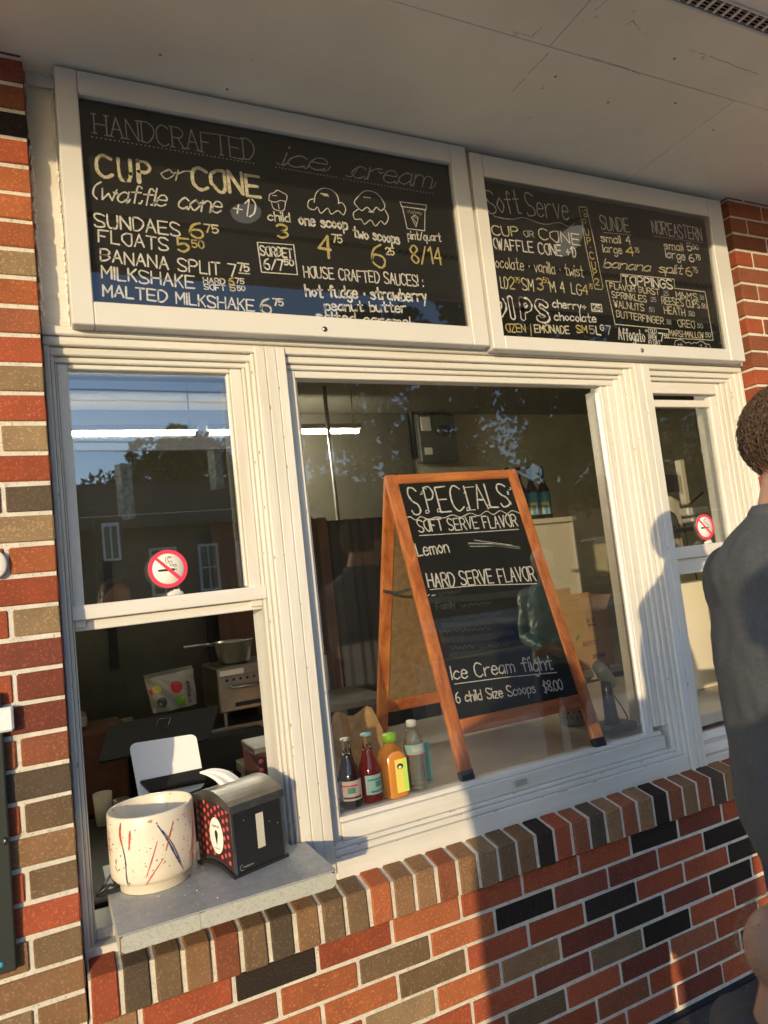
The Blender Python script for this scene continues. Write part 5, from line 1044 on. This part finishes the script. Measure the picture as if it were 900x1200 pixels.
for pts, lab in (([(800, 600), (806, 640), (820, 690), (840, 688)], 'thin dark cable looping down behind the right window opening'), ([(795, 585), (783, 640), (800, 700), (818, 712), (838, 690)], 'second thin cable crossing in front of the cream panel')):
    solo('cable', MB().tube(crom([tuple(at(x, y, 1, .50)) for x, y in pts], 1) if False else [at(x, y, 1, .50) for x, y in pts], .0025, 6), 'black_plastic', lab, 'cable')
# ================================================================= LEFT EDGE: sign and bell on the brick column
sg = thing('wall_sign', 'dark board fixed on the brick column at the lower left edge', 'sign', (-.3, -.02, .9))
q0 = at(0, 1130, 1, -.02); q1 = at(3, 860, 1, -.02); xr = at(12, 1000, 1, -.02).x
mat('sign_black', (.03, .035, .03), .4, bump=.1, bscale=50)
part('panel', MB().box(-.60, xr, -.022, -.002, at(10, 1140, 1, -.02).z, at(3, 812, 1, -.02).z, bev=.003), 'sign_black', sg)
q = at(1, 1131, 1, -.023); part('screw', MB().lathe([(.006, 0), (.005, .002), (0, .0025)], (q.x, -.022, q.z), n=12, M=Matrix.Rotation(PI / 2, 3, 'X')), 'label_blue', sg)
q = at(5, 985, 1, -.023); part('hook', MB().tube([(q.x, -.022, q.z + .006), (q.x + .002, -.030, q.z), (q.x, -.022, q.z - .008)], .002, 6), 'steel', sg)
q = at(16, 846, 1, -.03); solo('door_bell', MB().box(q.x - .05, q.x, -.030, -.002, at(8, 858, 1, -.03).z, at(8, 829, 1, -.03).z, bev=.004), 'white_plastic', 'small white bell box on the brick column above the dark board', 'door bell')
q = at(7, 660, 1, -.03); solo('wall_hook', MB().loft([((q.x - .02, -.002, q.z), (.022, 0, 0), (0, 0, .028)), ((q.x - .02, -.012, q.z), (.022, 0, 0), (0, 0, .030)), ((q.x - .02, -.016, q.z), (.018, 0, 0), (0, 0, .026))], 20), 'sticker_white', 'rounded cream fitting on the brick column at the left edge', 'fitting')
# small traces of tape on the frames
solo('tape_scrap', MB().box(at(613, 935, 1, .066).x - .02, at(613, 935, 1, .066).x + .02, .0655, .0672, .745, .762, bev=.0004), 'bag_white', 'scrap of clear tape on the sill of the centre window', 'tape')
# ================================================================= PEOPLE
mat('skin', (.50, .25, .15), .5, var=.15, vscale=20, bump=.08, bscale=200); mat('skin_child', (.36, .19, .12), .5); mat('hair_brown', (.13, .075, .04), .5, var=.4, vscale=30); mat('hair_sandy', (.34, .22, .12), .7, var=.4, vscale=40)
mat('tee_grey', (.082, .086, .095), .9, var=.25, vscale=140, bump=.25, bscale=500, bdist=.001); mat('tee_hem', (.085, .09, .10), .9); mat('jeans', (.03, .045, .09), .8, bump=.3, bscale=120); mat('shirt_dark', (.05, .05, .055), .9); mat('jacket_green', (.22, .40, .34), .3, bump=.6, bscale=9, bdist=.02, var=.3, vscale=12)
mat('cap_grey', (.45, .45, .42), .8); mat('phone_black', (.02, .02, .022), .25); mat('shoe', (.05, .045, .04), .7)
def limb(mb, pts, n=16):
    """pts: (position, radius) list; a chain of tapering rings with rounded joints"""
    P_ = [(V(p), r) for p, r in pts]
    for i, (p, r) in enumerate(P_):
        mb.ball(p, r, n=n, m=8)
        if i:
            q, s = P_[i - 1]; d = (p - q).normalized(); a = d.orthogonal().normalized(); b = d.cross(a)
            mb.loft([(q, a * s, b * s), (q.lerp(p, .35), a * (s * .62 + r * .38) * 1.03, b * (s * .62 + r * .38) * 1.03), (p, a * r, b * r)], n)
    return mb
def remeshed(o, size=.006, smooth=6, disp=0, dsize=.12):
    m = o.modifiers.new('remesh', 'REMESH'); m.mode = 'VOXEL'; m.voxel_size = size; m.use_smooth_shade = True
    s = o.modifiers.new('smooth', 'SMOOTH'); s.factor = .5; s.iterations = smooth
    if disp:
        t = bpy.data.textures.new('folds', 'CLOUDS'); t.noise_scale = dsize; t.noise_depth = 2
        d = o.modifiers.new('folds', 'DISPLACE'); d.texture = t; d.strength = disp; d.texture_coords = 'LOCAL'; d.mid_level = .5
        t2 = bpy.data.textures.new('creases', 'MARBLE'); t2.noise_scale = dsize * 1.4; t2.turbulence = 9; d2 = o.modifiers.new('creases', 'DISPLACE'); d2.texture = t2; d2.strength = disp * .35; d2.texture_coords = 'LOCAL'
    return o
def hand(mb, wrist, fwd, palm_n, side, scale=1.0, curl=.6):
    """palm, four unequal bent fingers and a side thumb"""
    f, pn, s = V(fwd).normalized(), V(palm_n).normalized(), V(side).normalized(); W0 = V(wrist); k = scale
    mb.loft([(W0, s * .026 * k, pn * .018 * k), (W0 + f * .03 * k, s * .034 * k, pn * .015 * k), (W0 + f * .075 * k, s * .040 * k, pn * .013 * k), (W0 + f * .092 * k, s * .038 * k, pn * .011 * k)], 14)
    for i, (o, L) in enumerate(((-.030, .066), (-.010, .074), (.010, .070), (.029, .056))):
        p = W0 + f * .088 * k + s * o * k; d = f.copy(); pts = [(p - f * .01 * k, .0095 * k)]; a = 0
        for j, seg in enumerate((.42, .33, .25)):
            a += curl * (.55 + .2 * j); d = f * math.cos(a) + pn * math.sin(a); p = p + d * L * seg * k; pts.append((p, (.0088 - .0009 * j) * k))
        limb(mb, pts, 10)
    p = W0 + f * .022 * k - s * .030 * k; d1 = (f * .7 - s * .75 + pn * .25).normalized(); q = p + d1 * .036 * k; r = q + (f * .85 - s * .1 + pn * .5).normalized() * .030 * k; limb(mb, [(p, .0125 * k), (q, .0105 * k), (r, .0085 * k)], 10)
    return mb
def frame_for(face):
    f = V((face[0], face[1], 0)).normalized(); s = V((f.y, -f.x, 0)); return f, s, V((0, 0, 1))        # forward, right, up
def head_mesh(mb, c, f, s, k=1.0, tilt=0):
    u = V((0, 0, 1)); f2 = (f * math.cos(tilt) - u * math.sin(tilt)).normalized(); u2 = s.cross(f2).normalized()
    u2 = u2 if u2.z > 0 else -u2
    M = Matrix((s, f2, u2)).transposed(); c = V(c)
    mb.ball(c, .074 * k, .092 * k, .088 * k, 24, 14, M=M); mb.ball(c + M @ V((0, .022, -.052)) * k, .056 * k, .066 * k, .062 * k, 20, 12, M=M); mb.ball(c + M @ V((0, .055, -.095)) * k, .030 * k, .026 * k, .020 * k, 12, 8, M=M)
    mb.ball(c + M @ V((0, .096, -.030)) * k, .011 * k, .018 * k, .018 * k, 10, 8, M=M); mb.ball(c + M @ V((0, .085, -.008)) * k, .009 * k, .014 * k, .025 * k, 10, 8, M=M)
    for q in (-1, 1):
        mb.ball(c + M @ V((q * .076, -.004, -.025)) * k, .009 * k, .018 * k, .030 * k, 10, 8, M=M); mb.ball(c + M @ V((q * .032, .072, .012)) * k, .022 * k, .014 * k, .008 * k, 10, 6, M=M)
    mb.ball(c + M @ V((0, .088, -.066)) * k, .020 * k, .010 * k, .006 * k, 10, 6, M=M)
    return M
def person(loc, face, h, label, shirt, trousers, hairm, pose, hair_kind='short', group=None):
    """pose: hands at (forward, right, up) offsets in units of height for left and right wrist"""
    f, s, u = frame_for(face); B = V(loc); t = thing('person', label, 'person', loc, group)
    L = lambda a, b, c: B + f * a * h + s * b * h + u * c * h
    body = MB(); ho = pose.get('hoff', (0, 0)); hc = L(.035 + ho[0], 0, .925 + ho[1]); nk = pose.get('neck', 1.0); M = head_mesh(body, hc, f, s, h / 1.72 * pose.get('hs', 1), pose.get('tilt', .1))
    limb(body, [(L(.0, 0, .80), .058 * h / 1.72 * nk), (L(.022 + ho[0], 0, .875), .052 * h / 1.72 * nk)])
    body.loft([(L(0, 0, .50), s * .088 * h, f * .060 * h), (L(0, 0, .60), s * .078 * h, f * .055 * h), (L(0, 0, .72), s * .092 * h, f * .062 * h), (L(0, 0, .80), s * .085 * h, f * .05 * h), (L(0, 0, .83), s * .045 * h, f * .035 * h)], 20)
    shirt_mb = MB(); bel = pose.get('belly', 1.0); hf = pose.get('hipf', 0); tk = pose.get('torso', 1.0); wf_ = pose.get('wide', 1.0); s0, f0 = s, f; s, f = s * wf_, f * wf_
    shirt_mb.loft([(L(.0 + hf, 0, .475), s * .098 * h, f * .070 * h * bel), (L(.005 + hf * .8, 0, .52), s * .100 * h * tk, f * .072 * h * bel * tk), (L(.005 + hf * .45, 0, .60), s * .094 * h * tk, f * .070 * h * bel * tk), (L(.0, 0, .68), s * .105 * h * (tk + 1) / 2, f * .074 * h * tk), (L(-.004, 0, .745), s * .115 * h, f * .074 * h), (L(-.010, 0, .785), s * .104 * h, f * .066 * h), (L(-.006, 0, .812), s * .080 * h, f * .058 * h), (L(0, 0, .832), s * .055 * h, f * .047 * h), (L(.004, 0, .846), s * .042 * h, f * .038 * h)], 24)
    s, f = s0, f0
    for sd, key in ((-1, 'lw'), (1, 'rw')):
        sh_ = L(-.004, sd * .104, .772); wr = L(*pose[key]); ua, fa = .172 * h, .152 * h
        d = wr - sh_; D = min(d.length, (ua + fa) * .995); d.normalize(); x = (ua * ua - fa * fa + D * D) / (2 * D); hh_ = math.sqrt(max(0, ua * ua - x * x)); pole = V(pose.get(key + 'p', (0, 0, 0))); pole = f * pole[0] + s * pole[1] + u * pole[2] if pole.length else (u * -1 + s * sd * .35 - f * .25)
        pole = (pole - d * pole.dot(d)).normalized(); el = sh_ + d * x + pole * hh_; wr = sh_ + d * D
        limb(body, [(sh_, .040 * h / 1.72 * 1.1), (sh_.lerp(el, .4), .045 * h / 1.72), (el, .036 * h / 1.72), (el.lerp(wr, .3), .038 * h / 1.72), (wr, .025 * h / 1.72)])
        fw = pose.get(key + 'f'); fd = (f * fw[0] + s * fw[1] + u * fw[2]) if fw else (wr - el).normalized(); pn = pose.get(key + 'n'); pn = (f * pn[0] + s * pn[1] + u * pn[2]) if pn else -s * sd
        pn = (pn - fd * pn.dot(fd.normalized())).normalized(); sdv = fd.normalized().cross(pn) * (1 if sd < 0 else -1)
        hand(body, wr, fd, pn, sdv, h / 1.75, pose.get('curl', .5))
        end = pose.get('sleeve', .55)
        if end <= 1: limb(shirt_mb, [(sh_ - s * sd * .012 * h, .046 * h), (sh_.lerp(el, .35), .041 * h), (sh_.lerp(el, end + .2), .037 * h)])
        else: limb(shirt_mb, [(sh_ - s * sd * .012 * h, .044 * h), (el, .033 * h), (wr - (wr - el).normalized() * .02, .026 * h)])
    tr = MB(); st = pose.get('stance', .055); tw = pose.get('wide', 1.0)
    tr.loft([(L(hf, 0, .515), s * .090 * h, f * .066 * h), (L(hf, 0, .47), s * .098 * h, f * .072 * h), (L(hf, 0, .44), s * .090 * h, f * .066 * h)], 20)
    for sd in (-1, 1):
        hip, kn, an_ = L(hf, sd * .050, .47), L(.012 + hf * .6, sd * (st + .002), .27), L(0, sd * st, .045); limb(body, [(hip, .050 * h), (kn, .034 * h), (kn.lerp(an_, .35), .034 * h), (an_, .022 * h)]); limb(tr, [(hip, .058 * h * tw), (kn, .043 * h * tw), (kn.lerp(an_, .5), .039 * h * tw), (an_ + u * .0, .035 * h * tw)])
        part('shoe', MB().loft([(an_ - f * .03 * h + u * -.020 * h, s * .020 * h, u * .022 * h), (an_ + f * .0 * h + u * -.018 * h, s * .026 * h, u * .025 * h), (an_ + f * .05 * h + u * -.028 * h, s * .028 * h, u * .016 * h), (an_ + f * .09 * h + u * -.032 * h, s * .02 * h, u * .011 * h)], 14), 'shoe', t)
    remeshed(part('body', body, pose.get('skin', 'skin'), t), .0055, 5)
    remeshed(part('shirt', shirt_mb, shirt, t), .008, pose.get('soft', 8), pose.get('fold', .02), .10); remeshed(part('trousers', tr, trousers, t), .010, 6, .014, .12)
    hk = h / 1.72 * pose.get('hs', 1); hm = MB()
    if hair_kind == 'cap':
        hm.ball(hc + M @ V((0, -.006, .018)) * hk, .084 * hk, .100 * hk, .088 * hk, 24, 14, M=M); part('hair', MB().ball(hc + M @ V((0, -.03, -.02)) * hk, .079 * hk, .075 * hk, .07 * hk, 20, 12, M=M), hairm, t)
        capo = part('cap', MB().loft([(hc + M @ V((0, -.004, .012)) * hk, M @ V((.086 * hk, 0, 0)), M @ V((0, .104 * hk, 0))), (hc + M @ V((0, -.006, .045)) * hk, M @ V((.083 * hk, 0, 0)), M @ V((0, .099 * hk, 0))), (hc + M @ V((0, -.01, .078)) * hk, M @ V((.062 * hk, 0, 0)), M @ V((0, .075 * hk, 0))), (hc + M @ V((0, -.012, .095)) * hk, M @ V((.025 * hk, 0, 0)), M @ V((0, .03 * hk, 0)))], 28), 'cap_grey', t)
        part('brim', MB().loft([(hc + M @ V((0, .06, .014)) * hk, M @ V((.066 * hk, 0, 0)), M @ V((0, .012 * hk, .0))), (hc + M @ V((0, .10, .013)) * hk, M @ V((.068 * hk, 0, 0)), M @ V((0, 0.004 * hk, .004 * hk))), (hc + M @ V((0, .150, .004)) * hk, M @ V((.045 * hk, 0, 0)), M @ V((0, 0.002, .003 * hk)))], 20), 'cap_grey', capo)
    else:
        rnd = random.Random(11 if hair_kind == 'curly' else 5)
        if hair_kind != 'buzz': hm.ball(hc + M @ V((0, -.014, .016)) * hk, .078 * hk, .088 * hk, .083 * hk, 24, 14, M=M)
        if hair_kind == 'long': hm.loft([(hc + M @ V((0, -.045, .03)) * hk, M @ V((.08 * hk, 0, 0)), M @ V((0, .05 * hk, 0))), (hc + M @ V((0, -.055, -.08)) * hk, M @ V((.085 * hk, 0, 0)), M @ V((0, .045 * hk, 0))), (hc + M @ V((0, -.07, -.20)) * hk, M @ V((.07 * hk, 0, 0)), M @ V((0, .03 * hk, 0)))], 20)
        buzz = hair_kind == 'buzz'; curly = hair_kind == 'curly'
        for _ in range(5200 if curly else 1500):
            th = rnd.uniform(0, 2 * PI); ph = rnd.uniform(-.9, 1.5); d = V((math.cos(th) * math.cos(ph), math.sin(th) * math.cos(ph), math.sin(ph)))
            if d.y > .35 and d.z < .55: continue
            if (d.z < -.15 and d.y > -.1) or d.z < -.66: continue
            p = V((d.x * .078, d.y * .090 - .012, d.z * .086 + .012)); rv_ = V((rnd.uniform(-1, 1), rnd.uniform(-1, 1), rnd.uniform(-1, 1)))
            flow = (V((0, -.5, -1)) + rv_ * (1.1 if curly else .4)); flow = (flow - d * flow.dot(d)).normalized(); side_ = d.cross(flow)
            Ls = rnd.uniform(.014, .030) if curly else (rnd.uniform(.003, .005) if buzz else rnd.uniform(.02, .035)); am = rnd.uniform(.003, .007) if curly else .0008; phs = rnd.uniform(0, 6); kf = rnd.uniform(3.2, 5.5); pts = []
            n_ = 6 if curly else 3
            for j in range(n_):
                t_ = j / (n_ - 1); lift_ = (.0045 * t_ if buzz else (.003 + .007 * math.sin(PI * t_ * .9) if curly else .003 + .002 * t_)); pts.append(hc + M @ (p + flow * Ls * t_ * (.4 if buzz else 1) + d * lift_ + side_ * am * math.sin(phs + kf * t_) + d * am * .5 * math.cos(phs + kf * t_)) * hk)
            r_ = .0013 if curly else .0008; hm.tube(pts, [r_ * hk * (1 - .75 * j / (n_ - 1)) for j in range(n_)], 3, cap=False)
        part('hair', hm, hairm, t)
    return t, L, f, s
# the man at the right edge, seen from behind, close to the right window
man, Lm, fm, sm_ = person((1.098, -.88, -.004), (.93, -.37), 1.715, 'man with short brown curly hair in grey T-shirt and jeans, back turned', 'tee_grey', 'jeans', 'hair_brown',
    dict(lw=(.20, -.07, .62), rw=(.16, .10, .58), sleeve=.42, fold=.013, tilt=.16, stance=.05, belly=1.15, hs=1.03, hipf=.008, torso=1.16, soft=22, hoff=(.0, -.008), neck=1.16), 'curly')
h = 1.715
part('collar', MB().loft([(Lm(.004, 0, .834), sm_ * .047 * h, fm * .042 * h), (Lm(.006, 0, .846), sm_ * .043 * h, fm * .039 * h), (Lm(.008, 0, .852), sm_ * .040 * h, fm * .036 * h)], 28), 'tee_hem', man)
def ring_pts(a, b, c, ra, rb, n=24, t0=0, t1=2 * PI): return [c + a * ra * math.cos(t0 + (t1 - t0) * k / n) + b * rb * math.sin(t0 + (t1 - t0) * k / n) for k in range(n + 1)]
part('hem', MB().tube(ring_pts(sm_, fm, Lm(.012, 0, .478), .0975 * h, .079 * h), .0028, 6), 'tee_hem', man)
# people beside the camera whose shadows fall across the wall
ph, Lp, fp, spv = person((-.395, -1.95, -.004), (.5, .87), 1.60, 'photographer in a dark top holding up a phone facing the windows', 'shirt_dark', 'jeans', 'hair_brown',
    dict(lw=(.17, .03, .83), rw=(.17, .12, .82), sleeve=1.2, lwp=(-.1, -.85, -.95), rwp=(0, .9, -.7), lwf=(.6, .3, .9), rwf=(.6, -.3, .9), lwn=(0, 1, .2), rwn=(0, -1, .2), curl=.7, wide=1.22, stance=.07), 'short')
pc = CP - (RC.transposed() @ V((0, 0, 1))) * .016; Mp = Matrix.Translation(pc) @ cam.matrix_world.to_3x3().to_4x4()
pho = thing('phone', 'black phone held up by the photographer', 'phone', pc); part('case', MB().box(-.036, .036, -.135, .014, -.0045, .0045, bev=.003, M=Mp), 'phone_black', pho)
person((.185, -2.02, -.004), (.3, .95), 1.57, 'long-haired woman in a dark top standing next to the photographer', 'shirt_dark', 'jeans', 'hair_brown', dict(lw=(.10, -.07, .52), rw=(.10, .07, .52), sleeve=1.2, lwn=(0, 1, 0), rwn=(0, -1, 0)), 'long')
person((2.82, -1.78, -.004), (-.75, .66), 1.50, 'person in grey cap and shiny green jacket, reflected in the specials board window', 'jacket_green', 'jeans', 'hair_sandy', dict(lw=(.10, -.012, .56), rw=(.10, .012, .56), sleeve=1.2, fold=.018, lwf=(.5, .8, -.3), rwf=(.5, -.8, -.3), lwn=(-.8, 0, 0), rwn=(-.8, 0, 0)), 'cap')
person((-.77, -2.62, -.004), (.2, .98), 1.60, 'tall person in dark clothes added unseen behind the photographer to shade the wall', 'shirt_dark', 'jeans', 'hair_brown', dict(lw=(.06, -.14, .47), rw=(.06, .14, .47), sleeve=1.2, wide=1.2), 'short')  # unseen figure, added to close the gap in the shadow on the wall
ch, _, _, _ = person((.583, -1.118, -.004), (.79, -.61), 1.01, 'child with very short sandy hair, blurred at the lower right corner', 'shirt_dark', 'jeans', 'hair_sandy', dict(lw=(.06, -.12, .44), rw=(.06, .12, .44), sleeve=.5, skin='skin_child'), 'buzz')
# ================================================================= ACROSS THE STREET (seen reflected in the glass)
mat('roof_shingle', (.055, .052, .045), .9, var=.4, vscale=4, bump=.4, bscale=30); mat('house_wall', (.055, .048, .042), .8, var=.3, vscale=3); mat('chimney_stone', (.85, .78, .62), .85, var=.75, vscale=7, bump=.9, bscale=9, bdist=.05); mat('win_dark', (.02, .025, .03), .1); mat('leaf', (.055, .075, .022), .7, objvar=.3, var=.5, vscale=2); mat('bark', (.06, .045, .03), .9)
def house(x0, x1, y, z_eave, peak, label, wins, depth=7.0):
    t = thing('house', label, 'house', ((x0 + x1) / 2, y - depth / 2, -.03)); xm = (x0 + x1) / 2
    part('wall', MB().box(x0, x1, y - depth, y, -.1, z_eave), 'house_wall', t)
    mb = MB(); mb.prism([(x0 - .3, y + .35, z_eave + .002), (x0 - .3, y - depth - .35, z_eave + .002), (x0 - .3, y - depth / 2, peak)], (x1 - x0 + .6, 0, 0)); rf = part('roof', mb, 'roof_shingle', t)
    for (a, b, c, d) in wins:
        wn = part('window', MB().box(a, b, y + .002, y + .05, c, d), 'win_dark', t); fm_ = MB()
        for bb in ((a - .08, a, c - .08, d + .08), (b, b + .08, c - .08, d + .08), (a, b, d, d + .08), (a, b, c - .08, c), ((a + b) / 2 - .02, (a + b) / 2 + .02, c, d), (a, b, (c + d) / 2 - .02, (c + d) / 2 + .02)): fm_.box(bb[0] + .001, bb[1] - .001, y + .03, y + .09, bb[2] + .001, bb[3] - .001)
        part('frame', fm_, 'paint_smooth', wn, label='white painted sash frame')
    return t, rf
h1, rf = house(-1.2, 9.2, -21.8, 3.75, 6.0, 'dark gabled house across the street reflected in the left window, with two stone chimneys', [(3.05, 3.75, 1.6, 3.0), (4.6, 5.1, 1.6, 3.0), (5.9, 6.6, 1.6, 3.0), (7.6, 8.3, 1.6, 3.0)], 9)
for x0, x1, z0, z1 in ((2.27, 2.66, 4.0, 6.0), (5.35, 5.68, 5.0, 6.45)):
    cm = part('chimney', MB().box(x0, x1, -22.6, -22.25, z0, z1, bev=.01, jit=.02, M=Matrix.Translation(((x0 + x1) / 2, -22.4, 0)) @ Matrix.Rotation(math.radians(-28), 4, 'Z') @ Matrix.Translation((-(x0 + x1) / 2, 22.4, 0))), 'chimney_stone', rf)
# dormer with a white window on the left part of the house
part('bay', MB().box(1.35, 2.15, -21.79, -21.0, 2.2, 4.1), 'house_wall', h1); wn = part('bay_window', MB().box(1.60, 1.98, -20.99, -20.95, 2.8, 3.8), 'win_dark', h1)
for bb in ((1.54, 1.60, 2.74, 3.9), (1.98, 2.04, 2.74, 3.9), (1.60, 1.98, 3.8, 3.9), (1.60, 1.98, 2.74, 2.8), (1.77, 1.81, 2.8, 3.8)): part('frame', MB().box(bb[0] + .001, bb[1] - .001, -20.95, -20.88, bb[2], bb[3]), 'white_plastic', wn)
house(10.5, 21, -22.5, 3.6, 5.6, 'low dark house further along the street behind the trees', [])
def tree(x, y, h, rx, rz, seed, label, nleaf=3800, z0=None):
    rnd = random.Random(seed); t = thing('tree', label, 'tree', (x, y, -.2), 'trees across the street'); tk = MB(); zc = z0 or h - rz
    tk.tube([(x, y, -.3), (x + .1, y, h * .3), (x + .05, y, h * .55), (x + .2, y, h * .8)], [.28, .22, .15, .06], 10)
    cl = []
    for i in range(26):
        a = rnd.uniform(0, 2 * PI); b = rnd.uniform(-.9, 1.3); r = rnd.uniform(.45, .95); c = V((x + rx * r * math.cos(a) * math.cos(b), y + rx * r * math.sin(a) * math.cos(b), zc + rz * r * math.sin(b))); cl.append((c, rnd.uniform(.5, 1.05) * rx * .34))
        if i % 2 == 0: tk.tube([(x + .08, y, min(zc, h * .5)), V((x, y, zc)).lerp(c, .5) + V((0, 0, -.2)), c], [.09, .05, .02], 6)
    part('trunk', tk, 'bark', t); lf = MB()
    for i in range(nleaf):
        c, r = rnd.choice(cl); d = V((rnd.gauss(0, 1), rnd.gauss(0, 1), rnd.gauss(0, 1))).normalized() * r * rnd.uniform(.4, 1.05) ** .5; p = c + d; s = rnd.uniform(.08, .19)
        a = V((rnd.uniform(-1, 1), rnd.uniform(-1, 1), rnd.uniform(-1, 1))).normalized(); b = a.orthogonal().normalized(); lf.v += [p - a * s, p + b * s * .6, p + a * s, p - b * s * .6]; k = len(lf.v); lf.f.append((k - 4, k - 3, k - 2, k - 1)); lf.sm.append(False)
    part('crown', lf, 'leaf', t, normals=False); return t
tree(5.2, -29.5, 8.6, 3.6, 2.9, 1, 'round dark tree rising behind the house with stone chimneys', 9000)
tree(10.2, -18.5, 10.5, 3.6, 4.2, 2, 'tall leafy tree reflected at the upper left of the centre window', 11000)
tree(15.5, -17.0, 12.5, 4.6, 5.2, 3, 'broad tree with hanging branches further right along the street', 15000)
tree(23, -18, 13.5, 5.4, 6.0, 4, 'large street tree right of the broad hanging one', 15000); tree(32, -17, 14, 6.2, 6.4, 5, 'fourth street tree, standing before the far shop row', 13000); tree(44, -19, 15, 7.5, 7.0, 6, 'street tree at the far end of the row', 12000)
house(30, 75, -26, 4.2, 6.5, 'long low shop row at the far end of the street', [(34 + k * 5, 36 + k * 5, 1.2, 3.0) for k in range(8)]); house(-60, -30, -30, 3.0, 4.6, 'low house far to the left across the street', [(-52, -51, 1.2, 2.4), (-44, -43, 1.2, 2.4)])
for i, x in enumerate((1.5, 38)):
    t = thing('utility_pole', ('utility pole in front of the gabled house across the street', 'utility pole far along the street')[i], 'utility pole', (x * 1.0 if i else -15.5, -14.2, 0)); px_ = t.location.x; part('pole', MB().tube([(px_, -14.2, -.2), (px_, -14.2, 10.2)], [.14, .10], 10), 'bark', t); part('crossarm', MB().box(px_ - .05, px_ + .05, -15.0, -13.4, 9.5, 9.6), 'bark', t)
for i, (yy, zz) in enumerate(((-14.9, 9.65), (-14.5, 9.65), (-13.9, 9.65), (-13.5, 9.65), (-14.2, 8.2), (-14.2, 8.0), (-14.3, 7.0), (-14.1, 6.75), (-14.2, 5.9), (-14.2, 5.75))):
    pts = [(-30 + 80 * k / 24, yy, zz - .0 - 1.0 * (1 - ((k - 12) / 12) ** 2) * (.6 + .05 * i)) for k in range(25)]
    solo('overhead_wire', MB().tube(pts, .014, 5), 'cloth_black', '%s overhead wire strung along the poles across the street' % ('topmost far', 'second topmost', 'third topmost', 'nearest topmost', 'upper middle', 'middle', 'lower middle', 'upper low', 'second lowest', 'lowest')[i], 'wire', 'overhead wires along the street')
